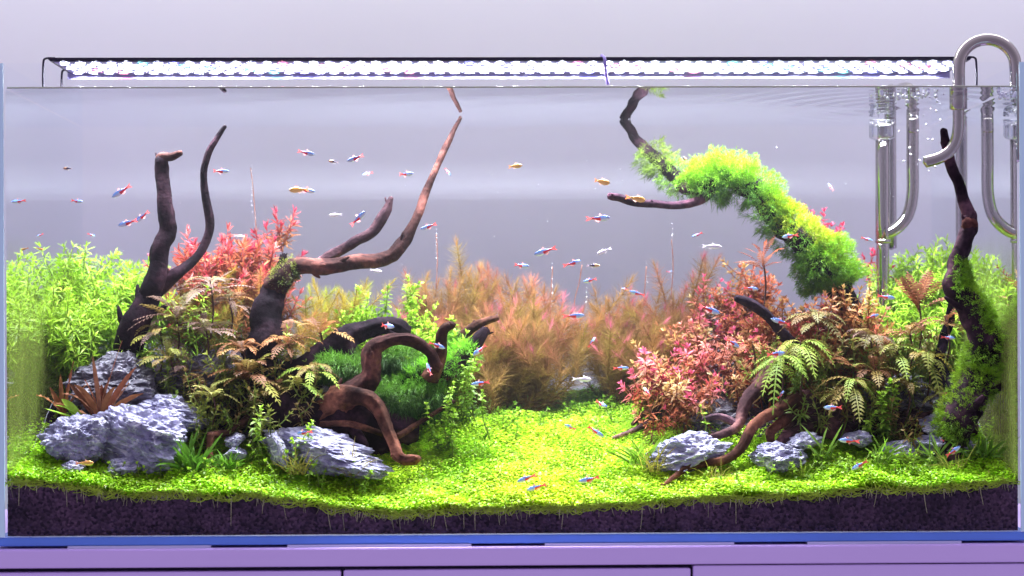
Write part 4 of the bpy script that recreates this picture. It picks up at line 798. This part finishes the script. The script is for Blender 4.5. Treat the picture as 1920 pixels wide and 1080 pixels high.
for r_, z_ in ((.0065, .0), (.0065, -.0019), (.0069, -.0019), (.0069, .0)): cv += [(r_ * math.cos(i * 2 * math.pi / nu), r_ * math.sin(i * 2 * math.pi / nu), z_) for i in range(nu)]
a.add(cv, [np.array([(j * nu + i, j * nu + (i + 1) % nu, (j + 1) * nu + (i + 1) % nu, (j + 1) * nu + i) for j in range(3) for i in range(nu)])])  # rings added round each diode to cut its sideways light on the wall
leds = {}
for kx in ('led', 'ledr', 'ledb', 'ledg'): me = a.mesh('diode'); me.materials.append(M[kx]); me.materials.append(M['cup']); me.polygons.foreach_set('material_index', [1 if max(v_ for v_ in p.vertices) >= len(vv) else 0 for p in me.polygons]); leds[kx] = me
inl(box('added_rear_shield', M['board'], lamp, LX0, LX1, LY1 - .0015, LY1 + .0005, ZL - .0085, ZL + .001))  # added lip, shaped to keep diode light off the wall
NL = 58
for row, ly in enumerate(np.linspace(LY0 + .012, LY1 - .018, 5)):
    for i in range(NL):
        kx = 'led'
        q = (i * 7 + row * 5) % 19
        if q == 3: kx = 'ledr'
        elif q == 11: kx = 'ledb'
        elif q == 16 and i % 2: kx = 'ledg'
        link('diode', leds[kx], None, lamp, loc=(LX0 + .018 + (LX1 - LX0 - .036) * (i + .5 * (row % 2)) / (NL - .5), float(ly) - .2, -.0013))
for s, lx, sx in ((-1, LX0, XL), (1, LX1, XR)):
    xo = sx + s * (T * .5)
    for k, yb in enumerate((LY0 + .004, LY1 - .004)):
        a = Acc(); tube(a, spline([(lx - s * .008, yb, ZL + .004), (lx + s * .004, yb, ZL + .0035), (lx + s * .007, yb, ZL - .004), (lx + s * .007, yb, ZR - .010), (lx + s * .004, yb, ZR - .016), (lx - s * .001, yb, ZR - .017)], 24), .0014, 8); inl(a.obj('bracket', M['black'], lamp))

# lamp cord clip at the middle
a = Acc(); tube(a, spline([P(1128, 104, .16), P(1134, 111, .15), P(1136, 135, .15), P(1140, 158, .15)], 12), .0022, 6); inl(a.obj('cable', plain('violet_cable', (.30, .22, .62), .4), lamp))

# ------------------------------------------------------------------ pipes
def pipe(parent, name, pts, rpx, Y, mat='steel', n=60, sides=20):
    c = spline([P(p[0], p[1], p[2] if len(p) > 2 else Y) for p in pts], n); a = Acc(); tube(a, c, rpx * S(Y), sides); o = a.obj(name, M[mat], parent); o.location = tuple(-np.array(parent.location)); return o
YO = .045
out = empty('outflow_pipe', 'polished steel outflow pipe hooked over the right glass with J-shaped nozzle', 'pipe', P(1798, 305, YO))
arc = [(1851 - 53 * math.cos(t), 124 - 50 * math.sin(t)) for t in np.linspace(0, math.pi, 9)]
pipe(out, 'hook', [(1798, 200), (1798, 175), (1798, 150)] + arc + [(1905, 150), (1905, 175), (1906, 300)], 11.5, YO, n=90)
pipe(out, 'nozzle', [(1797, 190), (1797, 235), (1793, 262), (1780, 284), (1760, 297), (1735, 304)], 11, YO)
pipe(out, 'collar', [(1797, 168), (1797, 204)], 16.5, YO, n=4)
YI = .30
inn = empty('inflow_pipe', 'polished steel inflow pipe with side arm standing at the back right', 'pipe', P(1655, 560, YI))
pipe(inn, 'main_tube', [(1655, 262), (1655, 350), (1655, 452)], 13.5, YI, n=8)
pipe(inn, 'lower_sleeve', [(1655, 453), (1655, 520), (1655, 640)], 12, YI, n=8)
pipe(inn, 'joint_ring', [(1655, 450), (1655, 455)], 14.5, YI, n=3)
pb = [tuple(p) for p in ()]
c1 = [P(1711, 225, YI), P(1711, 300, YI), P(1711, 360, YI), P(1704, 398, YI), P(1690, 420, YI), P(1672, 434, YI), P(1660, 438, YI)]
c0 = [np.array((c1[0][0], DEP + .03, ZR - .2)), np.array((c1[0][0], DEP + .03, ZR + .006)), np.array((c1[0][0], DEP + .012, ZR + .020)), np.array((c1[0][0], DEP - .02, ZR + .020)), np.array((c1[0][0], YI + .01, ZR + .008)), np.array((c1[0][0], YI, ZW - .02))]
a = Acc(); tube(a, spline(c0 + c1, 110), 11.5 * S(YI), 20); o = a.obj('side_arm', M['steel'], inn); o.location = tuple(-np.array(inn.location))
# clear skimmer cup
pipe(inn, 'skimmer_cup', [(1654, 236), (1654, 258)], 24, YI, 'acryl', n=6)
a = Acc(); 
for k in range(10):
    t = k / 10 * 2 * math.pi; x = 1654 + 23 * math.cos(t); y_ = YI + 22 * S(YI) * math.sin(t)
    tube(a, np.array([P(x, 256, y_), P(x, 226, y_)]), .0012, 6)
tube(a, spline([P(1654 + 23 * math.cos(t), 226, YI + .016 * math.sin(t)) for t in np.linspace(0, 6.283, 14)], 40), .0016, 6, cap=False)
o = a.obj('skimmer_ribs', M['acryl'], inn); o.location = tuple(-np.array(inn.location))
pipe(inn, 'skimmer_core', [(1654, 262), (1654, 232)], 9, YI, 'steel', n=4)

# bubbles under the surface near the outflow
def sphere(acc, c, r, nu=8, nv=5):
    vv = [(c[0], c[1], c[2] - r)]
    for j in range(1, nv):
        ph = -math.pi / 2 + j / nv * math.pi
        for i in range(nu): vv.append((c[0] + r * math.cos(ph) * math.cos(i * 2 * math.pi / nu), c[1] + r * math.cos(ph) * math.sin(i * 2 * math.pi / nu), c[2] + r * math.sin(ph)))
    vv.append((c[0], c[1], c[2] + r)); m = len(vv) - 1
    f3 = [(0, 1 + (i + 1) % nu, 1 + i) for i in range(nu)] + [(m, m - nu + i, m - nu + (i + 1) % nu) for i in range(nu)]
    f4 = [(1 + (j - 1) * nu + i, 1 + (j - 1) * nu + (i + 1) % nu, 1 + j * nu + (i + 1) % nu, 1 + j * nu + i) for j in range(1, nv - 1) for i in range(nu)]
    acc.add(vv, [np.array(f3), np.array(f4)])
a = Acc()
for i in range(60):
    q = (random.gauss(1712, 30), 172 + abs(random.gauss(0, 9))); sphere(a, P(q[0], q[1], random.uniform(.03, .09)), random.uniform(.0008, .0032))
for i in range(26): sphere(a, P(random.gauss(1725, 25), random.uniform(190, 330), .15), random.uniform(.0006, .0018))
for i in range(16): sphere(a, P(random.uniform(1870, 1900), random.uniform(168, 184), .03), random.uniform(.001, .003))
a.obj('bubbles', M['bubble'], kind='stuff', label='silvery air bubbles churning under the surface by the outflow', cat='bubbles')
for lab, pts_ in (('thin bare reddish stem rising into open water above the left feathery thicket', [(1036, 500), (1034, 540), (1032, 590)]), ('thin bare stem reaching up beside a dark-tailed fish', [(1091, 497), (1086, 530), (1078, 560), (1075, 600)]),
                  ('thin bare stem above the right feathery thicket', [(1212, 500), (1210, 530), (1206, 575)]), ('long thin bare stem right of the valley, in front of the wall', [(1259, 450), (1262, 500), (1258, 560)]),
                  ('thin bare stem with bubbles above the crimson bush', [(470, 315), (474, 350), (478, 400), (482, 450)]), ('faint thin stem above the green bush left of the valley', [(818, 440), (820, 480), (818, 540)])):
    c = spline([P(x, y, .33) for x, y in pts_], 14); a = Acc(); tube(a, c, .0007, 5, (.32, .13, .09)); a.obj('bare_stem', M['leaf'], label=lab, cat='plant stem', group='thin bare stems')
a = Acc()
for x, y0, y1 in ((1035, 485, 575), (1100, 540, 585), (1212, 490, 560), (1260, 420, 545), (818, 430, 520), (472, 310, 400), (478, 400, 440)):
    y = y0
    while y < y1: sphere(a, P(x + random.uniform(-1, 1), y, .33), random.uniform(.0004, .0011), 6, 4); y += random.uniform(4, 12)
for i in range(70): sphere(a, P(random.uniform(200, 1700), random.uniform(240, 560), random.uniform(.05, .3)), random.uniform(.0003, .0007), 5, 4)
a.obj('bubble_streams', M['bubble'], kind='stuff', label='strings of tiny bubbles rising from the plants in open water', cat='bubbles')

# ------------------------------------------------------------------ fish
def fish_meshes(kind, bend=0.0):
    nu, nv = 26, 14; t = np.linspace(0, 1, nu)          # 0 nose .. 1 tail root; length 1 along -x
    top = np.interp(t, [0, .04, .15, .35, .55, .8, 1], [0, .035, .085, .115, .105, .06, .035]); low = np.interp(t, [0, .04, .15, .35, .5, .8, 1], [0, .03, .09, .125, .115, .05, .035])
    wid = np.interp(t, [0, .05, .2, .4, .7, 1], [0, .03, .062, .068, .04, .012])
    if kind == 'ember': top *= 1.15; low *= 1.2
    v = []; c = []
    for i in range(nu):
        for k in range(nv):
            th = 2 * math.pi * k / nv; z = math.sin(th); zz = z * (top[i] if z > 0 else low[i]); v.append((.40 - .80 * t[i], math.cos(th) * wid[i], zz))
            rel = z
            if kind == 'neon':
                if t[i] < .80 and .05 < rel < .72: q = (.22, .60, 1.0)
                elif rel >= .72: q = (.05, .07, .34)
                elif t[i] > .50 and rel <= .2: q = (.95, .04, .05)
                elif rel > -.25: q = (.50, .62, .98)
                else: q = (.72, .72, .85)
                if t[i] > .86: q = (.9, .06, .06)
            elif kind == 'ember': q = (.85, .42, .08) if rel > -.2 else (.95, .55, .2)
            elif kind == 'dark': q = (.05, .03, .09) if t[i] > .45 and rel > -.7 else ((.75, .4, .2) if rel > -.5 else (.8, .6, .5))
            else: q = (.90, .80, .88) if rel > -.3 else (.98, .92, .95)
            c.append(q)
    a = Acc(); i = np.arange(nu - 1)[:, None] * nv; k = np.arange(nv)[None, :]; k2 = (k + 1) % nv
    a.add(v, [np.stack([i + k, i + k2, i + nv + k2, i + nv + k], -1).reshape(-1, 4)], np.array(c)); out_ = {'body': a.mesh('body')}
    fc = {'neon': (.92, .12, .12), 'ember': (.85, .22, .08), 'dark': (.4, .3, .35), 'white': (.9, .8, .88)}[kind]
    a = Acc(); a.add([(-.38, .004, .03), (-.38, .004, -.03), (-.60, 0, .11), (-.52, .01, .01), (-.60, 0, -.11), (-.52, -.006, -.01)], [np.array([(0, 2, 3), (0, 3, 1), (1, 3, 4)])], fc); out_['tail_fin'] = a.mesh('tail_fin')
    a = Acc(); a.add([(.04, 0, .105), (-.08, 0, .10), (-.10, .004, .19), (-.03, -.004, .20)], [np.array([(0, 1, 2, 3)])], np.array(fc) * .6 + .35); out_['dorsal_fin'] = a.mesh('dorsal_fin')
    a = Acc(); a.add([(-.06, 0, -.105), (-.28, 0, -.05), (-.24, .004, -.11), (-.12, 0, -.18)], [np.array([(0, 1, 2, 3)])], np.array(fc) * .6 + .35); out_['anal_fin'] = a.mesh('anal_fin')
    for s in (-1, 1):
        a = Acc(); sphere(a, (.325, s * .034, .022), .021); out_['eye%d' % s] = a.mesh('eye')
    for me in out_.values():
        for v_ in me.vertices: v_.co.y += bend * max(0, .15 - v_.co.x) ** 1.6
    for n_, me in out_.items(): me.materials.append(M['fish'] if n_ == 'body' else M['eye'] if n_.startswith('eye') else M['fin'])
    return out_
FM = {k: [fish_meshes(k, b_) for b_ in (0, .45, -.5, .22)] for k in ('neon', 'ember', 'dark', 'white')}
def fish(kind, px, py, ang, Lpx, face, Y, label, yaw=None):
    """face 1 = head to the right, -1 = head to the left; ang = degrees the head points up"""
    name = {'neon': 'neon_tetra', 'ember': 'orange_fish', 'dark': 'dark_tailed_fish', 'white': 'white_fish'}[kind]
    root = empty(name, label, 'fish', P(px, py, Y), {'neon': 'shoal of blue and red fish', 'ember': 'orange fish', 'dark': 'dark-tailed fish', 'white': 'pale fish'}[kind])
    parts = random.choice(FM[kind]); body = link('body', parts['body'], None, root)
    for n_, me in parts.items():
        if n_ != 'body': link('eye' if n_.startswith('eye') else n_, me, None, body if n_.startswith('eye') else root)
    y = random.uniform(-38, 38) if yaw is None else yaw
    root.scale = (Lpx * S(Y) / .98,) * 3
    m = Matrix.Rotation(R(-ang) if face > 0 else R(ang), 4, 'Y') @ Matrix.Rotation(R(y) if face > 0 else R(180 + y), 4, 'Z')
    root.rotation_euler = m.to_euler()
n_ = 'neon'
F = [
 (n_, 417, 321, 3, 34, 1, .12, 'neon fish heading right just beside the thin tip of the forked driftwood'),
 (n_, 577, 287, -14, 34, 1, .12, 'highest neon fish in open water, head pointing right and down'),
 (n_, 663, 298, -18, 34, -1, .12, 'neon fish heading left, high up beside a small dark fish'),
 (n_, 687, 326, -14, 22, -1, .28, 'small faint neon fish below the pair near the top left of centre'),
 (n_, 763, 326, -2, 36, 1, .12, 'neon fish heading right just left of the long branch tip'),
 (n_, 841, 324, -55, 18, 1, .32, 'tiny pinkish neon fish steeply tilted right of the long branch'),
 (n_, 146, 377, -8, 28, 1, .2, 'neon fish with bright red tail close to the left back corner'),
 (n_, 224, 361, -34, 42, -1, .1, 'neon fish diving left, above the pair left of the forked driftwood'),
 (n_, 236, 419, -16, 38, -1, .1, 'lower left fish of the touching neon pair left of the forked driftwood'),
 (n_, 264, 408, -36, 34, -1, .12, 'upper right fish of the touching neon pair left of the forked driftwood'),
 (n_, 173, 441, -20, 16, 1, .3, 'tiny dark blue neon fish above the left green thicket'),
 (n_, 577, 357, -12, 36, 1, .14, 'neon fish half hidden behind an orange fish, left of centre'),
 (n_, 674, 407, 42, 40, 1, .1, 'neon fish climbing steeply between the two curved branches'),
 (n_, 800, 426, -20, 32, -1, .12, 'neon fish heading left just right of the long curved branch'),
 (n_, 1128, 409, 2, 44, 1, .08, 'neon fish swimming level to the right under the bare mossless twig'),
 (n_, 1018, 472, -18, 44, -1, .08, 'large neon fish heading left in open water above the valley'),
 (n_, 980, 498, -10, 36, 1, .1, 'neon fish heading right, leftmost of the group over the valley'),
 (n_, 1078, 492, 16, 36, 1, .09, 'neon fish with red tail low, left of a dark-tailed fish'),
 (n_, 1104, 526, -12, 28, -1, .12, 'neon fish heading left just above the feathery gap'),
 (n_, 1305, 441, -22, 22, -1, .2, 'small neon fish left of the mossy branch, above a pale fish'),
 (n_, 1256, 509, 0, 13, 1, .33, 'tiny neon fish in front of the bubble string right of centre'),
 (n_, 1191, 549, 16, 30, -1, .12, 'neon fish heading left over the right feathery thicket, red tail low'),
 (n_, 1170, 541, 10, 12, -1, .33, 'tiny dark reddish neon fish near the tips of the right feathery thicket'),
 (n_, 1080, 592, 2, 40, 1, .08, 'neon fish swimming level to the right at the feathery gap'),
 (n_, 1411, 541, -6, 28, 1, .12, 'short neon fish directly below the hanging moss, left part'),
 (n_, 1335, 582, -20, 44, 1, .07, 'big neon fish heading right and down over the pink bush'),
 (n_, 1477, 443, -8, 30, -1, .1, 'violet-blue neon fish in front of the mossy branch'),
 (n_, 1557, 350, 60, 18, -1, .22, 'small dark neon fish nearly upright right of the mossy branch'),
 (n_, 1628, 449, -16, 24, 1, .2, 'neon fish with red tail beside the steel inflow pipe'),
 (n_, 1665, 557, -10, 34, 1, .1, 'neon fish heading right in front of the right green thicket'),
 (n_, 1640, 592, 14, 24, 1, .12, 'neon fish just below the one at the right green thicket'),
 (n_, 1460, 602, 18, 38, -1, .07, 'neon fish heading left at the end of the short black twig'),
 (n_, 727, 611, -10, 40, 1, .09, 'neon fish passing over the top of the arching driftwood'),
 (n_, 823, 649, -20, 32, 1, .08, 'neon fish heading right at the elbow of the arching driftwood'),
 (n_, 897, 658, -38, 34, -1, .09, 'neon fish diving left right of the arching driftwood'),
 (n_, 804, 691, 68, 28, -1, .09, 'neon fish standing nearly upright under the arching driftwood'),
 (n_, 897, 719, -8, 36, -1, .09, 'neon fish heading left over the dark back of the valley'),
 (n_, 566, 812, -10, 32, -1, .04, 'neon fish with red tail above the long flat slab'),
 (n_, 1111, 640, 55, 22, 1, .25, 'small neon fish climbing in front of the feathery thicket'),
 (n_, 1167, 690, 2, 30, 1, .12, 'neon fish swimming level just left of the lowest red plants'),
 (n_, 1129, 758, -30, 32, 1, .1, 'neon fish heading down right at the back edge of the carpet'),
 (n_, 1067, 800, 24, 28, -1, .1, 'neon fish with head up left over the carpet, middle of the valley'),
 (n_, 1120, 811, -34, 36, 1, .08, 'neon fish heading down right over the carpet in the valley'),
 (n_, 1212, 733, 55, 24, -1, .12, 'faint neon fish tilted steeply in front of the lowest red plants'),
 (n_, 1377, 645, -32, 32, 1, .09, 'neon fish heading down right in the middle of the red bush'),
 (n_, 1458, 663, 6, 40, 1, .06, 'neon fish with bright red tail in front of the fresh green lobed plant'),
 (n_, 1466, 738, 50, 18, 1, .07, 'tiny neon fish above the root tangle'),
 (n_, 1558, 764, -2, 38, -1, .06, 'neon fish swimming level to the left below the drooping leaf pair'),
 (n_, 1780, 633, -6, 28, 1, .1, 'neon fish with red tail beside the right driftwood trunk'),
 (n_, 1587, 826, 4, 38, -1, .035, 'neon fish heading left just above the right foreground grass'),
 (n_, 1790, 844, 34, 34, 1, .035, 'neon fish climbing right in front of the pale right stone'),
 (n_, 1764, 822, 40, 16, -1, .05, 'tiny neon fish at the top of the pale right stone'),
 (n_, 1608, 874, -26, 38, -1, .025, 'neon fish diving left over the right carpet'),
 (n_, 984, 898, -22, 40, -1, .025, 'upper left of the three neon fish low over the front carpet'),
 (n_, 1001, 915, -16, 38, -1, .02, 'lowest of the three neon fish over the front carpet'),
 (n_, 1100, 900, -12, 40, -1, .02, 'rightmost of the three neon fish low over the front carpet'),
 ('ember', 968, 311, 2, 32, 1, .12, 'orange fish alone in open water high above the valley'),
 ('ember', 1130, 341, -6, 40, 1, .09, 'orange fish heading right above the bare twig'),
 ('ember', 1198, 373, -8, 40, 1, .09, 'orange fish crossing in front of the bare twig'),
 ('ember', 556, 356, -4, 38, -1, .11, 'orange fish overlapping a neon fish left of centre'),
 ('ember', 76, 467, -15, 14, 1, .12, 'tiny orange fish above the thicket by the left glass'),
 ('ember', 163, 868, 0, 32, 1, .02, 'orange fish low over the carpet in front of the left rocks'),
 ('ember', 1270, 812, 30, 5, 1, .12, 'speck of an orange fish far back beside the pitted slab'),
 ('dark', 624, 303, 12, 22, -1, .14, 'small dark-tailed fish between two neon fish near the top'),
 ('dark', 126, 316, 5, 24, -1, .1, 'dark-tailed fish close to the left side glass'),
 ('dark', 1115, 498, 0, 28, 1, .1, 'dark-tailed orange fish among the neon group over the valley'),
 ('dark', 1282, 297, -8, 22, 1, .2, 'dark-tailed fish in front of the upper moss of the right branch'),
 ('white', 1097, 711, -2, 38, 1, .1, 'white fish swimming right in front of the feathery gap'),
 ('white', 1130, 472, -24, 30, -1, .12, 'pale pink fish diving left over the valley'),
 ('white', 1338, 462, -2, 36, 1, .12, 'pale pink fish heading right left of the mossy branch'),
 ('white', 707, 508, -12, 26, 1, .16, 'pale fish just below the long curved branch'),
 ('white', 627, 403, -3, 26, -1, .2, 'faint pale fish between the red bush and the short curved branch'),
 ('white', 450, 443, -4, 22, 1, .2, 'small white fish over the crimson tips at the left'),
]
for q in F:
    if q[4] > 8: fish(*q)
